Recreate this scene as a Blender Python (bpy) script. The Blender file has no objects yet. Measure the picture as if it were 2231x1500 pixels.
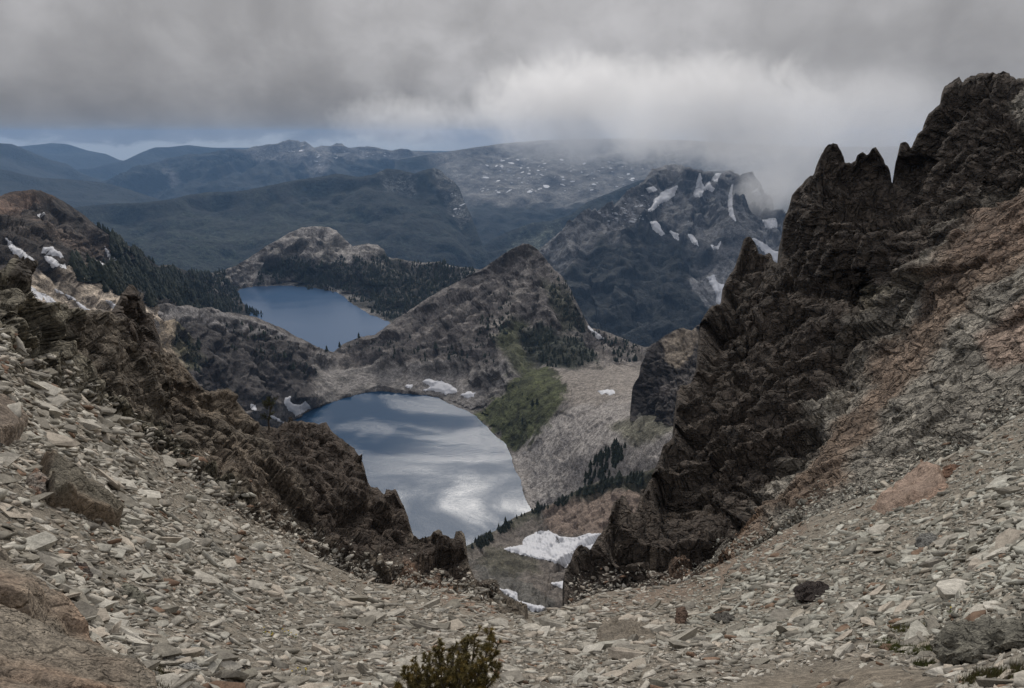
import bpy, bmesh, math, random
import numpy as np
from mathutils import Vector, Matrix
from mathutils.bvhtree import BVHTree

random.seed(7)
RNG = np.random.default_rng(11)
scene = bpy.context.scene
COL = scene.collection

# ------------------------------------------------------------------ camera
FPX, CX, CY = 1453.0, 1115.5, 750.0          # focal length and centre in photo pixels (2231 x 1500)
PITCH = math.radians(17.39)
cam_d = bpy.data.cameras.new('camera')
cam = bpy.data.objects.new('camera', cam_d)
COL.objects.link(cam)
cam.rotation_euler = (math.pi / 2 - PITCH, 0, 0)
cam_d.sensor_width = 36.0
cam_d.lens = 36.0 * FPX / 2231.0
cam_d.clip_start = 0.1
cam_d.clip_end = 80000
scene.camera = cam

# ------------------------------------------------------------------ sun, sky, exposure
SUN_AZ = math.radians(-4)      # to the right of the view direction (+Y)
SUN_EL = math.radians(37)
sun_d = bpy.data.lights.new('sun', 'SUN')
sun_d.energy = 2.0
sun_d.angle = math.radians(17)
sun_d.color = (1.0, 0.95, 0.88)
sun = bpy.data.objects.new('sun', sun_d)
COL.objects.link(sun)
to_sun = Vector((math.sin(SUN_AZ) * math.cos(SUN_EL), math.cos(SUN_AZ) * math.cos(SUN_EL), math.sin(SUN_EL)))
sun.rotation_euler = to_sun.to_track_quat('Z', 'Y').to_euler()

scene.view_settings.view_transform = 'Standard'
scene.view_settings.look = 'None'
scene.view_settings.exposure = 0.0
scene.view_settings.gamma = 1.0
scene.cycles.use_denoising = True
scene.cycles.max_bounces = 5
scene.cycles.diffuse_bounces = 2
scene.cycles.glossy_bounces = 2
scene.cycles.transmission_bounces = 2
scene.cycles.volume_bounces = 2
scene.cycles.transparent_max_bounces = 8
scene.cycles.volume_step_rate = 1.0
scene.cycles.volume_max_steps = 128


class NT:
    """small helper round a node tree"""
    def __init__(s, tree):
        s.t = tree; s.n = tree.nodes; s.l = tree.links
    def new(s, kind, **kw):
        n = s.n.new(kind)
        for k, v in kw.items():
            setattr(n, k, v)
        return n
    def put(s, sock, v):
        if isinstance(v, bpy.types.NodeSocket):
            s.l.new(v, sock)
        else:
            sock.default_value = v
    def math(s, op, a, b=0.0, c=None, clamp=False):
        n = s.new('ShaderNodeMath', operation=op, use_clamp=clamp)
        s.put(n.inputs[0], a); s.put(n.inputs[1], b)
        if c is not None: s.put(n.inputs[2], c)
        return n.outputs[0]
    def mapr(s, v, a, b, c=0.0, d=1.0, smooth=True):
        n = s.new('ShaderNodeMapRange', interpolation_type='SMOOTHSTEP' if smooth else 'LINEAR')
        s.put(n.inputs['Value'], v)
        for k, x in zip(('From Min', 'From Max', 'To Min', 'To Max'), (a, b, c, d)):
            s.put(n.inputs[k], x)
        return n.outputs['Result']
    def noise(s, vec, scale, detail=4.0, rough=0.55, dist=0.0):
        n = s.new('ShaderNodeTexNoise')
        if vec is not None: s.put(n.inputs['Vector'], vec)
        s.put(n.inputs['Scale'], scale); s.put(n.inputs['Detail'], detail)
        s.put(n.inputs['Roughness'], rough); s.put(n.inputs['Distortion'], dist)
        return n.outputs['Fac']
    def mix(s, f, a, b, mode='MIX'):
        n = s.new('ShaderNodeMix', data_type='RGBA', blend_type=mode)
        s.put(n.inputs[0], f); s.put(n.inputs[6], a); s.put(n.inputs[7], b)
        return n.outputs[2]
    def vscale(s, vec, xyz, add=(0, 0, 0)):
        n = s.new('ShaderNodeVectorMath', operation='MULTIPLY_ADD')
        s.put(n.inputs[0], vec); s.put(n.inputs[1], xyz); s.put(n.inputs[2], add)
        return n.outputs[0]


def build_world():
    w = bpy.data.worlds.new('World'); scene.world = w; w.use_nodes = True
    T = NT(w.node_tree); T.n.clear()
    out = T.new('ShaderNodeOutputWorld'); bg = T.new('ShaderNodeBackground')
    T.l.new(bg.outputs[0], out.inputs[0])
    sky = T.new('ShaderNodeTexSky'); sky.sky_type = 'NISHITA'
    sky.sun_disc = False; sky.sun_elevation = SUN_EL; sky.sun_rotation = SUN_AZ; sky.altitude = 2000
    geo = T.new('ShaderNodeTexCoord')
    d = geo.outputs['Generated']
    sep = T.new('ShaderNodeSeparateXYZ'); T.l.new(d, sep.inputs[0])
    x, y, z = sep.outputs
    zc = T.math('MAXIMUM', z, 0.0)
    den = T.math('ADD', zc, 0.10)
    # cloud deck seen in perspective: direction projected on to a level sheet
    cv = T.new('ShaderNodeCombineXYZ')
    T.put(cv.inputs[0], T.math('DIVIDE', x, den)); T.put(cv.inputs[1], T.math('DIVIDE', y, den))
    n1 = T.noise(T.vscale(cv.outputs[0], (1, 1, 1), (3.1, 1.7, 0.0)), 0.55, 5.0, 0.55, 0.4)
    # softer rolling shapes near the horizon, in direction space
    n2 = T.noise(T.vscale(d, (1.0, 1.0, 1.0), (0.35, 0.2, 0.1)), 5.2, 7.0, 0.5, 0.3)
    n3 = T.noise(T.vscale(d, (1.0, 1.0, 1.1), (5.3, 2.2, 0.9)), 12.0, 8.0, 0.55, 0.3)
    # overcast sky: zenith about three times the horizon
    lum = T.math('MULTIPLY_ADD', zc, 0.72, 0.285)
    var = T.math('MULTIPLY_ADD', T.mapr(n1, 0.3, 0.7, -1, 1), T.mapr(z, 0.12, 0.4, 0.02, 0.14), 1.0)
    var2 = T.math('MULTIPLY_ADD', T.mapr(n2, 0.28, 0.72, -1, 1), 0.17, 1.0)
    var3 = T.math('MULTIPLY_ADD', T.mapr(n3, 0.28, 0.72, -1, 1), 0.10, 1.0)
    lum = T.math('MULTIPLY', T.math('MULTIPLY', lum, var), T.math('MULTIPLY', var2, var3))
    # azimuth tan (x / y) of the view
    az = T.math('DIVIDE', x, T.math('MAXIMUM', T.math('ABSOLUTE', y), 0.05))
    azn = T.math('MULTIPLY_ADD', n3, 0.30, T.math('ADD', az, -0.15))
    # deck is thin and bright over the pass in the middle, thick towards the left horizon
    thin = T.math('MULTIPLY', T.mapr(azn, -0.30, 0.02), T.mapr(azn, 0.55, 0.14))
    thin = T.math('MULTIPLY', thin, T.mapr(z, 0.20, 0.01))
    lum = T.math('MULTIPLY', lum, T.math('MULTIPLY_ADD', thin, 0.48, 1.0))
    n4 = T.noise(T.vscale(d, (1.0, 1.0, 2.4), (1.1, 4.2, 0.3)), 14.0, 6.0, 0.6, 0.4)
    zn = T.math('MULTIPLY_ADD', n4, 0.062, T.math('ADD', z, -0.031))
    thick = T.math('MULTIPLY', T.mapr(azn, 0.02, -0.10), T.math('MULTIPLY', T.mapr(zn, -0.01, 0.012), T.mapr(zn, 0.085, 0.03)))
    lum = T.math('MULTIPLY', lum, T.math('MULTIPLY_ADD', thick, -0.17, 1.0))
    grey = T.mix(1.0, (0.985, 0.985, 1.0, 1), (1, 1, 1, 1), 'MULTIPLY')
    gcol = T.new('ShaderNodeVectorMath', operation='SCALE')
    gcol.inputs[0].default_value = (1.0, 0.985, 1.005); T.put(gcol.inputs['Scale'], lum)
    # clear strip under the deck
    strip = T.math('MULTIPLY', T.mapr(zn, -0.001, -0.012), T.mapr(azn, 0.0, -0.16))
    skyc = T.new('ShaderNodeVectorMath', operation='SCALE')
    T.l.new(sky.outputs[0], skyc.inputs[0]); skyc.inputs['Scale'].default_value = 0.10
    strip_c = T.mix(0.9, skyc.outputs[0], (0.36, 0.39, 0.43, 1))
    # gaps in the deck higher up let the blue through
    gap = T.math('MULTIPLY', T.mapr(n1, 0.50, 0.36), T.mapr(z, 0.26, 0.40))
    colr = T.mix(T.math('MULTIPLY', gap, 0.75), gcol.outputs[0], skyc.outputs[0])
    colr = T.mix(strip, colr, strip_c)
    T.put(bg.inputs['Color'], colr)
    bg.inputs['Strength'].default_value = 1.0


build_world()

# ------------------------------------------------------------------ maths: pixel rays, noise, splines
def rays(px, py):
    px = np.asarray(px, float); py = np.asarray(py, float)
    cx = (px - CX) / FPX; cy = (CY - py) / FPX
    c, s = math.cos(PITCH), math.sin(PITCH)
    v = np.stack([cx + 0 * cy, c + cy * s, -s + cy * c], -1)
    return v / np.linalg.norm(v, axis=-1, keepdims=True)


def project(P):
    c, s = math.cos(PITCH), math.sin(PITCH)
    x, y, z = P[..., 0], P[..., 1], P[..., 2]
    dep = y * c - z * s
    up = y * s + z * c
    return CX + FPX * x / dep, CY - FPX * up / dep


def _hash(ix, iy, iz, seed):
    h = (ix.astype(np.uint32) * np.uint32(374761393) + iy.astype(np.uint32) * np.uint32(668265263)
         + iz.astype(np.uint32) * np.uint32(2147483647) + np.uint32((seed * 1274126177) & 0xffffffff))
    h = (h ^ (h >> np.uint32(13))) * np.uint32(1274126177)
    h = (h ^ (h >> np.uint32(16))) * np.uint32(2246822519)
    return h ^ (h >> np.uint32(15))


def _h01(ix, iy, iz, seed):
    return _hash(ix, iy, iz, seed).astype(np.float32) * np.float32(1.0 / 4294967295.0)


def vnoise(P, seed=0):
    """smooth gradient-like noise in about -1..1, P (N,3)"""
    P = np.asarray(P, np.float64)
    i = np.floor(P).astype(np.int64); f = (P - i).astype(np.float32)
    u = f * f * f * (f * (f * 6 - 15) + 10)
    out = np.zeros(P.shape[0], np.float32)
    for dx in (0, 1):
        wx = u[:, 0] if dx else 1 - u[:, 0]
        for dy in (0, 1):
            wy = u[:, 1] if dy else 1 - u[:, 1]
            for dz in (0, 1):
                wz = u[:, 2] if dz else 1 - u[:, 2]
                h = _hash(i[:, 0] + dx, i[:, 1] + dy, i[:, 2] + dz, seed)
                gx = ((h & 255).astype(np.float32) / 127.5 - 1)
                gy = (((h >> np.uint32(8)) & 255).astype(np.float32) / 127.5 - 1)
                gz = (((h >> np.uint32(16)) & 255).astype(np.float32) / 127.5 - 1)
                out += wx * wy * wz * (gx * (f[:, 0] - dx) + gy * (f[:, 1] - dy) + gz * (f[:, 2] - dz))
    return out * 1.3


def fbm(P, wl, octv=4, seed=0, gain=0.5, ridged=False):
    out = np.zeros(P.shape[0], np.float32); a = 1.0; tot = 0.0
    for k in range(octv):
        n = vnoise(P / wl + 17.3 * k, seed + k)
        if ridged: n = 1 - 2.2 * np.abs(n)
        out += a * n; tot += a
        a *= gain; wl *= 0.5
    return out / tot


def cells(P, seed=0):
    """blocky cellular noise: random value of the nearest feature point, and edge distance"""
    P = np.asarray(P, np.float64)
    i = np.floor(P - 0.5).astype(np.int64)
    best = np.full(P.shape[0], 1e9, np.float32); sec = best.copy(); val = np.zeros(P.shape[0], np.float32); tilt = val.copy()
    for dx in (0, 1):
        for dy in (0, 1):
            for dz in (0, 1):
                cx, cy, cz = i[:, 0] + dx, i[:, 1] + dy, i[:, 2] + dz
                h = _hash(cx, cy, cz, seed)
                fx = cx + 0.2 + 0.6 * (h & 1023).astype(np.float32) / 1023
                fy = cy + 0.2 + 0.6 * ((h >> np.uint32(10)) & 1023).astype(np.float32) / 1023
                fz = cz + 0.2 + 0.6 * ((h >> np.uint32(20)) & 1023).astype(np.float32) / 1023
                d = ((P[:, 0] - fx) ** 2 + (P[:, 1] - fy) ** 2 + (P[:, 2] - fz) ** 2).astype(np.float32)
                v = _h01(cx, cy, cz, seed + 91)
                h2 = _hash(cx, cy, cz, seed + 177)
                tl = (((h2 & 255).astype(np.float32) / 127.5 - 1) * (P[:, 0] - fx) + (((h2 >> np.uint32(8)) & 255).astype(np.float32) / 127.5 - 1) * (P[:, 1] - fy)
                      + (((h2 >> np.uint32(16)) & 255).astype(np.float32) / 127.5 - 1) * (P[:, 2] - fz))
                near = d < best
                tilt = np.where(near, tl, tilt)
                sec = np.where(near, best, np.minimum(sec, d))
                val = np.where(near, v, val)
                best = np.where(near, d, best)
    return val * 2 - 1, np.sqrt(sec) - np.sqrt(best), tilt


class Spline:
    """radial interpolation of log depth over pixels"""
    def __init__(s, pts, kern='r', smooth=0.0):
        pts = np.array(pts, float)
        s.c = pts[:, :2] / 1000.0; s.k = kern
        n = len(pts)
        A = s.phi(np.linalg.norm(s.c[:, None] - s.c[None], axis=-1)) + np.eye(n) * smooth
        Q = np.c_[np.ones(n), s.c]
        M = np.block([[A, Q], [Q.T, np.zeros((3, 3))]])
        s.w = np.linalg.solve(M, np.r_[np.log(pts[:, 2]), np.zeros(3)])
    def phi(s, r):
        if s.k == 'tps':
            return np.where(r > 0, r * r * np.log(np.maximum(r, 1e-9)), 0)
        return -r
    def __call__(s, px, py):
        px = np.asarray(px, float); py = np.asarray(py, float)
        sh = np.broadcast(px, py).shape
        q = np.stack([np.broadcast_to(px, sh).ravel(), np.broadcast_to(py, sh).ravel()], -1) / 1000.0
        out = np.empty(len(q))
        for a in range(0, len(q), 40000):
            b = q[a:a + 40000]
            r = np.sqrt(((b[:, None] - s.c[None]) ** 2).sum(-1))
            out[a:a + 40000] = s.phi(r) @ s.w[:-3] + s.w[-3] + b @ s.w[-2:]
        return np.exp(out).reshape(sh)


def on_z(px, py, z):
    r = rays(px, py)
    return z / r[..., 2]


def sd_poly(px, py, poly):
    """signed pixel distance to a polygon, positive inside"""
    poly = np.array(poly, float)
    x = np.asarray(px, float).ravel(); y = np.asarray(py, float).ravel()
    best = np.full(x.shape, 1e18); ins = np.zeros(x.shape, bool)
    n = len(poly)
    for k in range(n):
        ax, ay = poly[k]; bx, by = poly[(k + 1) % n]
        dx, dy = bx - ax, by - ay
        t = np.clip(((x - ax) * dx + (y - ay) * dy) / max(dx * dx + dy * dy, 1e-9), 0, 1)
        best = np.minimum(best, (x - ax - t * dx) ** 2 + (y - ay - t * dy) ** 2)
        if ay != by:
            c = ((ay > y) != (by > y)) & (x < (bx - ax) * (y - ay) / (by - ay) + ax)
            ins ^= c
    d = np.sqrt(best)
    return np.where(ins, d, -d).reshape(np.shape(px))


def sstep(a, b, v):
    t = np.clip((v - a) / (b - a), 0, 1)
    return t * t * (3 - 2 * t)


# ------------------------------------------------------------------ objects
def tag(o, label=None, cat=None, group=None, kind=None):
    if label: o['label'] = label
    if cat: o['category'] = cat
    if group: o['group'] = group
    if kind: o['kind'] = kind
    return o


def mesh_obj(name, V, F, mat=None, col=None, smooth=False, parent=None):
    """V (N,3) floats, F (M,k) int array of faces with equal size, or a list of faces"""
    me = bpy.data.meshes.new(name)
    V = np.ascontiguousarray(V, np.float32)
    if isinstance(F, np.ndarray):
        k = F.shape[1]
        me.vertices.add(len(V)); me.vertices.foreach_set('co', V.ravel())
        me.loops.add(F.size); me.loops.foreach_set('vertex_index', np.ascontiguousarray(F, np.int32).ravel())
        me.polygons.add(len(F))
        me.polygons.foreach_set('loop_start', np.arange(0, F.size, k, dtype=np.int32))
        me.update(calc_edges=True)
    else:
        me.from_pydata([tuple(v) for v in V], [], F)
    if col is not None:
        a = me.color_attributes.new('Col', 'FLOAT_COLOR', 'POINT')
        c4 = np.ones((len(V), 4), np.float32); c4[:, :3] = col
        a.data.foreach_set('color', c4.ravel())
    if smooth:
        me.polygons.foreach_set('use_smooth', np.ones(len(me.polygons), bool))
    if mat: me.materials.append(mat)
    o = bpy.data.objects.new(name, me)
    COL.objects.link(o)
    if parent: o.parent = parent
    return o


def empty(name, loc=(0, 0, 0)):
    o = bpy.data.objects.new(name, None); COL.objects.link(o); o.location = loc
    o.empty_display_size = 0.2
    return o


def link_copy(o, parent=None):
    c = o.copy(); COL.objects.link(c)
    if parent is not None: c.parent = parent
    return c


# ------------------------------------------------------------------ materials
def rock_mat(name, wl, bump=0.6, contrast=0.5, speck=0.25, attr='Col', strata=None, rough=0.92, crack=0.0, steep=0.0, calm=False):
    """albedo from the mesh's own vertex colour, broken up at world scale wl metres"""
    m = bpy.data.materials.new(name); m.use_nodes = True
    T = NT(m.node_tree); b = T.n['Principled BSDF']
    b.inputs['Roughness'].default_value = rough
    b.inputs['Specular IOR Level'].default_value = 0.25
    at = T.new('ShaderNodeAttribute', attribute_name=attr)
    pos = T.new('ShaderNodeNewGeometry').outputs['Position']
    v = pos
    if strata:
        mp = T.new('ShaderNodeMapping'); T.l.new(pos, mp.inputs['Vector'])
        mp.inputs['Rotation'].default_value = strata[0]
        mp.inputs['Scale'].default_value = strata[1]
        v = mp.outputs[0]
    a = T.noise(v, 1.0 / wl, 7.0, 0.66, 0.0)
    c = T.noise(v, 5.0 / wl, 5.0, 0.65)
    d = T.noise(v, 23.0 / wl, 3.0, 0.6)
    if calm:
        # pale loose talus is more even than bare rock
        lum = T.new('ShaderNodeSeparateXYZ'); T.l.new(at.outputs['Color'], lum.inputs[0])
        cf = T.mapr(lum.outputs[0], 0.19, 0.29, 1.0, 0.25)
        contrast = T.math('MULTIPLY', cf, contrast); steep = T.math('MULTIPLY', cf, steep)
    f = T.math('MULTIPLY_ADD', T.mapr(a, 0.3, 0.7, -1, 1), contrast, 1.0)
    f = T.math('MULTIPLY', f, T.math('MULTIPLY_ADD', T.mapr(c, 0.3, 0.7, -1, 1), speck, 1.0))
    f = T.math('MULTIPLY', f, T.math('MULTIPLY_ADD', T.mapr(d, 0.3, 0.7, -1, 1), speck, 1.0))
    sc = T.new('ShaderNodeVectorMath', operation='SCALE')
    T.l.new(at.outputs['Color'], sc.inputs[0]); T.put(sc.inputs['Scale'], f)
    colr = sc.outputs[0]
    if steep:
        # talus and soil lie on the gentler ground; steep faces are bare dark rock
        nz = T.new('ShaderNodeSeparateXYZ'); T.l.new(T.new('ShaderNodeNewGeometry').outputs['Normal'], nz.inputs[0])
        st = T.mapr(T.math('MULTIPLY_ADD', a, 0.5, nz.outputs[2]), 0.92, 0.58)
        colr = T.mix(T.math('MULTIPLY', st, steep), colr, T.mix(1.0, colr, (0.36, 0.34, 0.33, 1), 'MULTIPLY'))
    h = T.math('MULTIPLY_ADD', c, 0.5, T.math('MULTIPLY', d, 0.22))
    h = T.math('ADD', h, a)
    if crack:
        vo = T.new('ShaderNodeTexVoronoi', feature='DISTANCE_TO_EDGE')
        wn = T.noise(v, 2.0 / wl, 3.0, 0.6)
        mixv = T.new('ShaderNodeVectorMath', operation='ADD')
        T.l.new(v, mixv.inputs[0])
        cv = T.new('ShaderNodeCombineXYZ'); T.put(cv.inputs[0], T.math('MULTIPLY', wn, wl)); T.put(cv.inputs[2], T.math('MULTIPLY', wn, wl))
        T.l.new(cv.outputs[0], mixv.inputs[1])
        T.l.new(mixv.outputs[0], vo.inputs['Vector']); vo.inputs['Scale'].default_value = 2.2 / wl
        e = T.mapr(vo.outputs['Distance'], 0.0, 0.16)
        h = T.math('MULTIPLY_ADD', e, crack, h)
    bp = T.new('ShaderNodeBump'); bp.inputs['Strength'].default_value = bump
    bp.inputs['Distance'].default_value = wl * 0.35
    T.put(bp.inputs['Height'], h)
    T.l.new(bp.outputs[0], b.inputs['Normal'])
    T.put(b.inputs['Base Color'], colr)
    return m


def plain_mat(name, col, rough=0.8, var=0.2, scale=5.0, bump=0.0, sub=None):
    m = bpy.data.materials.new(name); m.use_nodes = True
    T = NT(m.node_tree); b = T.n['Principled BSDF']
    b.inputs['Roughness'].default_value = rough
    b.inputs['Specular IOR Level'].default_value = 0.2
    pos = T.new('ShaderNodeNewGeometry').outputs['Position']
    n = T.noise(pos, scale, 5.0, 0.6)
    sc = T.new('ShaderNodeVectorMath', operation='SCALE'); sc.inputs[0].default_value = col
    T.put(sc.inputs['Scale'], T.math('MULTIPLY_ADD', T.mapr(n, 0.3, 0.7, -1, 1), var, 1.0))
    T.put(b.inputs['Base Color'], sc.outputs[0])
    if bump:
        bp = T.new('ShaderNodeBump'); bp.inputs['Strength'].default_value = bump
        bp.inputs['Distance'].default_value = 0.3 / scale
        T.put(bp.inputs['Height'], n); T.l.new(bp.outputs[0], b.inputs['Normal'])
    return m


# ------------------------------------------------------------------ terrain sheets
LAYERS = {}


class Layer:
    pass


def jitter_poly_value(px, py, poly, P, amp, wl, seed):
    return sd_poly(px, py, poly) + amp * fbm(P, wl, 4, seed)


def build_layer(name, sil, pts, bot, step, rows, mat, base, zones=(), noise=(), blocks=(), back=(60, 1.2), lakes=(),
                kern='r', rounding=(0.0, 10.0), smooth=True, lateral=0.4, depth=None, colvar=None, noise_fade=None, nmix=0.85, joint=0.9, keep=30.0, jag=0.0, ribs=(), fan=None):
    """A sheet of ground. sil: its skyline in photo pixels; pts: pixels with their distance in metres.
    Behind the skyline the sheet goes on backwards and down, so it is a ridge with a far side."""
    sil = np.array(sil, float)
    xs = np.arange(sil[0, 0], sil[-1, 0] + 0.1, step)
    # a column exactly on every traced skyline vertex would be too dense; interpolate instead
    top = np.interp(xs, sil[:, 0], sil[:, 1])
    if np.isscalar(bot): yb = np.full_like(xs, bot)
    else:
        bt = np.array(bot, float); yb = np.interp(xs, bt[:, 0], bt[:, 1])
    if jag:
        q = np.stack([xs, 0 * xs, 0 * xs + 3.3], -1)
        top = top + jag * (fbm(q, 34.0, 2, 55) * 0.9 + fbm(q, 9.0, 3, 56) * 1.1)
    yb = np.maximum(yb, top + 4)
    # level rows; above the skyline and below the foot they close up on to it
    levels = np.arange(top.min(), yb.max() + step, step * rows)
    rows = len(levels)
    nx = len(xs)
    pyg = np.clip(levels[:, None], top[None], yb[None])
    first = np.ones((rows, nx), bool); first[1:] = (pyg[1:] - pyg[:-1]) > 1e-6
    last = np.maximum.accumulate(np.where(first, np.arange(rows)[:, None], 0), axis=0)
    code = (np.cumsum(first.ravel()) - 1).reshape(rows, nx)
    spread = code[last, np.arange(nx)[None]].ravel()          # grid point -> its own sample
    px = np.repeat(xs[None], rows, 0)[first]; py = pyg[first]
    sp = depth if depth is not None else Spline(pts, kern)
    # the smooth base sheet, sampled coarsely and interpolated
    gx = np.arange(xs[0] - 8, xs[-1] + 22, 7.0); gy = np.arange(top.min() - 8, yb.max() + 22, 7.0)
    LG = np.log(sp(*np.meshgrid(gx, gy)))
    def sheet(x, y):
        u = (x - gx[0]) / 7.0; v = (y - gy[0]) / 7.0
        i = np.clip(u.astype(int), 0, len(gx) - 2); j = np.clip(v.astype(int), 0, len(gy) - 2)
        fu, fv = u - i, v - j
        return np.exp((LG[j, i] * (1 - fu) + LG[j, i + 1] * fu) * (1 - fv) + (LG[j + 1, i] * (1 - fu) + LG[j + 1, i + 1] * fu) * fv)
    tp = np.repeat(top[None], rows, 0)[first]
    d = sheet(px, py)
    if rounding[0]:
        d = d * (1 + rounding[0] * np.exp(-(py - tp) / rounding[1]))
    R = rays(px, py)
    P = R * d[:, None]
    Rf = R
    side = np.cross(Rf, [0, 0, 1.0]); side /= np.linalg.norm(side, axis=1, keepdims=True)
    upv = np.cross(side, Rf)
    D = np.zeros(len(P)); S = np.zeros(len(P)); U = np.zeros(len(P))
    for k, (wl, amp, kind, aniso) in enumerate(noise):
        Q = P if aniso is None else P @ aniso
        n = fbm(Q, wl, 3, 31 * k + 5, 0.5, ridged=(kind == 'r'))
        D += amp * n
        if lateral:
            S += amp * lateral * vnoise(Q / wl, 31 * k + 77); U += amp * lateral * vnoise(Q / wl, 31 * k + 99)
    for k, (wl, amp, aniso) in enumerate(blocks):
        Q = (P if aniso is None else P @ aniso)
        Q = Q + 0.07 * wl * np.stack([vnoise(Q / wl * 0.7, 200 + k), vnoise(Q / wl * 0.7, 210 + k), vnoise(Q / wl * 0.7, 220 + k)], -1)
        val, edge, tl = cells(Q / wl, 301 + k)
        D += amp * (0.7 * val + 1.6 * tl) + amp * joint * np.exp(-edge * 9)       # joints recessed between blocks
        S += 0.15 * amp * val; U += 0.15 * amp * val
    gully = np.zeros(len(P))
    for sx_, sy_, cnt, amp, rad in ribs:
        so = rays(sx_, sy_) * float(sp(sx_, sy_))
        hv = P - so
        ang = np.arctan2(hv[:, 0], -hv[:, 1]); rr = np.hypot(hv[:, 0], hv[:, 1])
        q = np.stack([ang * cnt + 0.5 * vnoise(P / (rad * 0.3), 611), rr / rad * 1.3, np.full(len(P), sx_ * 0.37)], -1)
        n = 1 - 2.4 * np.abs(vnoise(q, 601)); n2 = 1 - 2.4 * np.abs(vnoise(q * np.array([2.3, 1.6, 1.0]) + 5, 602))
        w = sstep(0.02 * rad, 0.35 * rad, rr) * (1 - sstep(0.7 * rad, 1.25 * rad, rr))
        D += -amp * w * (n + 0.5 * n2)
        gully += w * sstep(0.25, -0.9, n + 0.4 * n2)
    fade = np.ones(len(P))
    if noise_fade is not None:
        fade = noise_fade(px.ravel(), py.ravel(), P)
    # normals of the smooth base sheet, pointing into the ground
    Nn = np.cross(rays(px + 7, py) * sheet(px + 7, py)[:, None] - rays(px - 7, py) * sheet(px - 7, py)[:, None],
                  rays(px, py + 7) * sheet(px, py + 7)[:, None] - rays(px, py - 7) * sheet(px, py - 7)[:, None])
    Nn /= np.linalg.norm(Nn, axis=1, keepdims=True) + 1e-12
    Nn *= np.where((Nn * Rf).sum(1) > 0, 1.0, -1.0)[:, None]
    # along the skyline the relief is kept small, so the traced outline holds
    edge_px = np.maximum(sd_poly(px.ravel(), py.ravel(), [tuple(q) for q in sil] + [(sil[-1, 0], 5000), (sil[0, 0], 5000)]), 0)
    nm = (nmix * sstep(2, keep, edge_px))[:, None]
    into = Nn * nm + Rf * (1 - nm)
    soft = 0.35 + 0.65 * sstep(0, keep, edge_px)
    fade = fade * soft
    P = P + (into * D[:, None] + side * S[:, None] + upv * U[:, None]) * fade[:, None]
    # shorelines: the ground goes under the water inside the lake outline and stays above it outside
    pxf, pyf = px.ravel(), py.ravel()
    for poly, z in lakes:
        s = sd_poly(pxf, pyf, poly) + 2.5 * vnoise(np.stack([pxf, pyf, 0 * pxf], -1) / 14.0, 900)
        rz = Rf[:, 2]
        m = s > 0
        t = (z - np.minimum(0.35 * s + 0.3, 12.0)) / rz
        P[m] = (Rf * t[:, None])[m]
        m2 = (s <= 0) & (s > -60)
        zmin = z + np.minimum(-s * 0.06 + 0.15, 3.0)
        low = m2 & (P[:, 2] < zmin)
        P[low] = (Rf * (zmin / rz)[:, None])[low]
    # colours by rock type and plant cover, a few with painted light and shadow
    C = np.tile(np.array(base, np.float32), (len(P), 1))
    for k, zn in enumerate(zones):
        poly, colr, soft, amp, wl = zn[:5]
        strength = zn[5] if len(zn) > 5 else 1.0
        s = sd_poly(pxf, pyf, poly)
        near = np.abs(s) < amp + soft
        s[near] += amp * fbm(P[near], wl, 4, 400 + k)
        w = sstep(-soft, soft, s)[:, None] * strength
        C = C * (1 - w) + np.array(colr, np.float32) * w
    if colvar:
        n = fbm(P, colvar[0], 4, 777)[:, None]
        C = C * (1 + np.array(colvar[1]) * n)
    if fan is not None:
        # loose pale debris gathers in the gullies
        g = (np.clip(gully, 0, 1) * fan[3])[:, None]
        C = C * (1 - g) + np.array(fan[:3], np.float32) * g
    C = np.clip(C, 0.004, 1)
    # far side
    P, C = P[spread], C[spread]
    S0 = P.reshape(rows, nx, 3)[0].copy()
    h = S0.copy(); h[:, 2] = 0; hn = np.linalg.norm(h, axis=1, keepdims=True); h = h / hn
    tanth = np.maximum(-S0[:, 2:3] / hn, 0)
    nb = 7
    backs = []
    for j in range(nb, 0, -1):
        t = back[0] * (j / nb) ** 2.2
        Pb = S0 + h * t
        Pb[:, 2:3] -= t * (tanth + back[1]) * (0.35 + 0.65 * j / nb) + 0.02 * t
        w = t * 0.12
        Pb = Pb + w * np.stack([vnoise(Pb / max(t, 0.3), 501), vnoise(Pb / max(t, 0.3), 502), -np.abs(vnoise(Pb / max(t, 0.3), 503))], -1)
        backs.append(Pb)
    V = np.concatenate(backs + [P.reshape(-1, 3)]).reshape(-1, 3)
    Cb = np.tile(C.reshape(rows, nx, 3)[0], (nb, 1))
    C = np.concatenate([Cb, C])
    nr = rows + nb
    idx = np.arange(nr * nx).reshape(nr, nx)
    F = np.stack([idx[:-1, :-1], idx[1:, :-1], idx[1:, 1:], idx[:-1, 1:]], -1).reshape(-1, 4)
    flat = np.zeros((nr - 1, nx - 1), bool)
    same = ~first[1:]
    flat[nb:] = same[:, :-1] & same[:, 1:]
    F = F[~flat.ravel()]
    used = np.zeros(len(V), bool); used[F.ravel()] = True
    remap = np.cumsum(used) - 1
    V, C, F = V[used], C[used], remap[F]
    o = mesh_obj(name, V, F, mat, C, smooth)
    L = Layer(); L.o = o; L.V = V; L.F = F; L.sp = sp; L._b = None
    LAYERS[name] = L
    return o


def bvh(name):
    L = LAYERS[name]
    if L._b is None:
        L._b = BVHTree.FromPolygons([tuple(v) for v in L.V.tolist()], L.F.tolist())
    return L._b


def hit(name, px, py):
    r = rays(px, py)
    loc, nor, _, dist = bvh(name).ray_cast(Vector((0, 0, 0)), Vector(r))
    return loc, nor, dist


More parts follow.
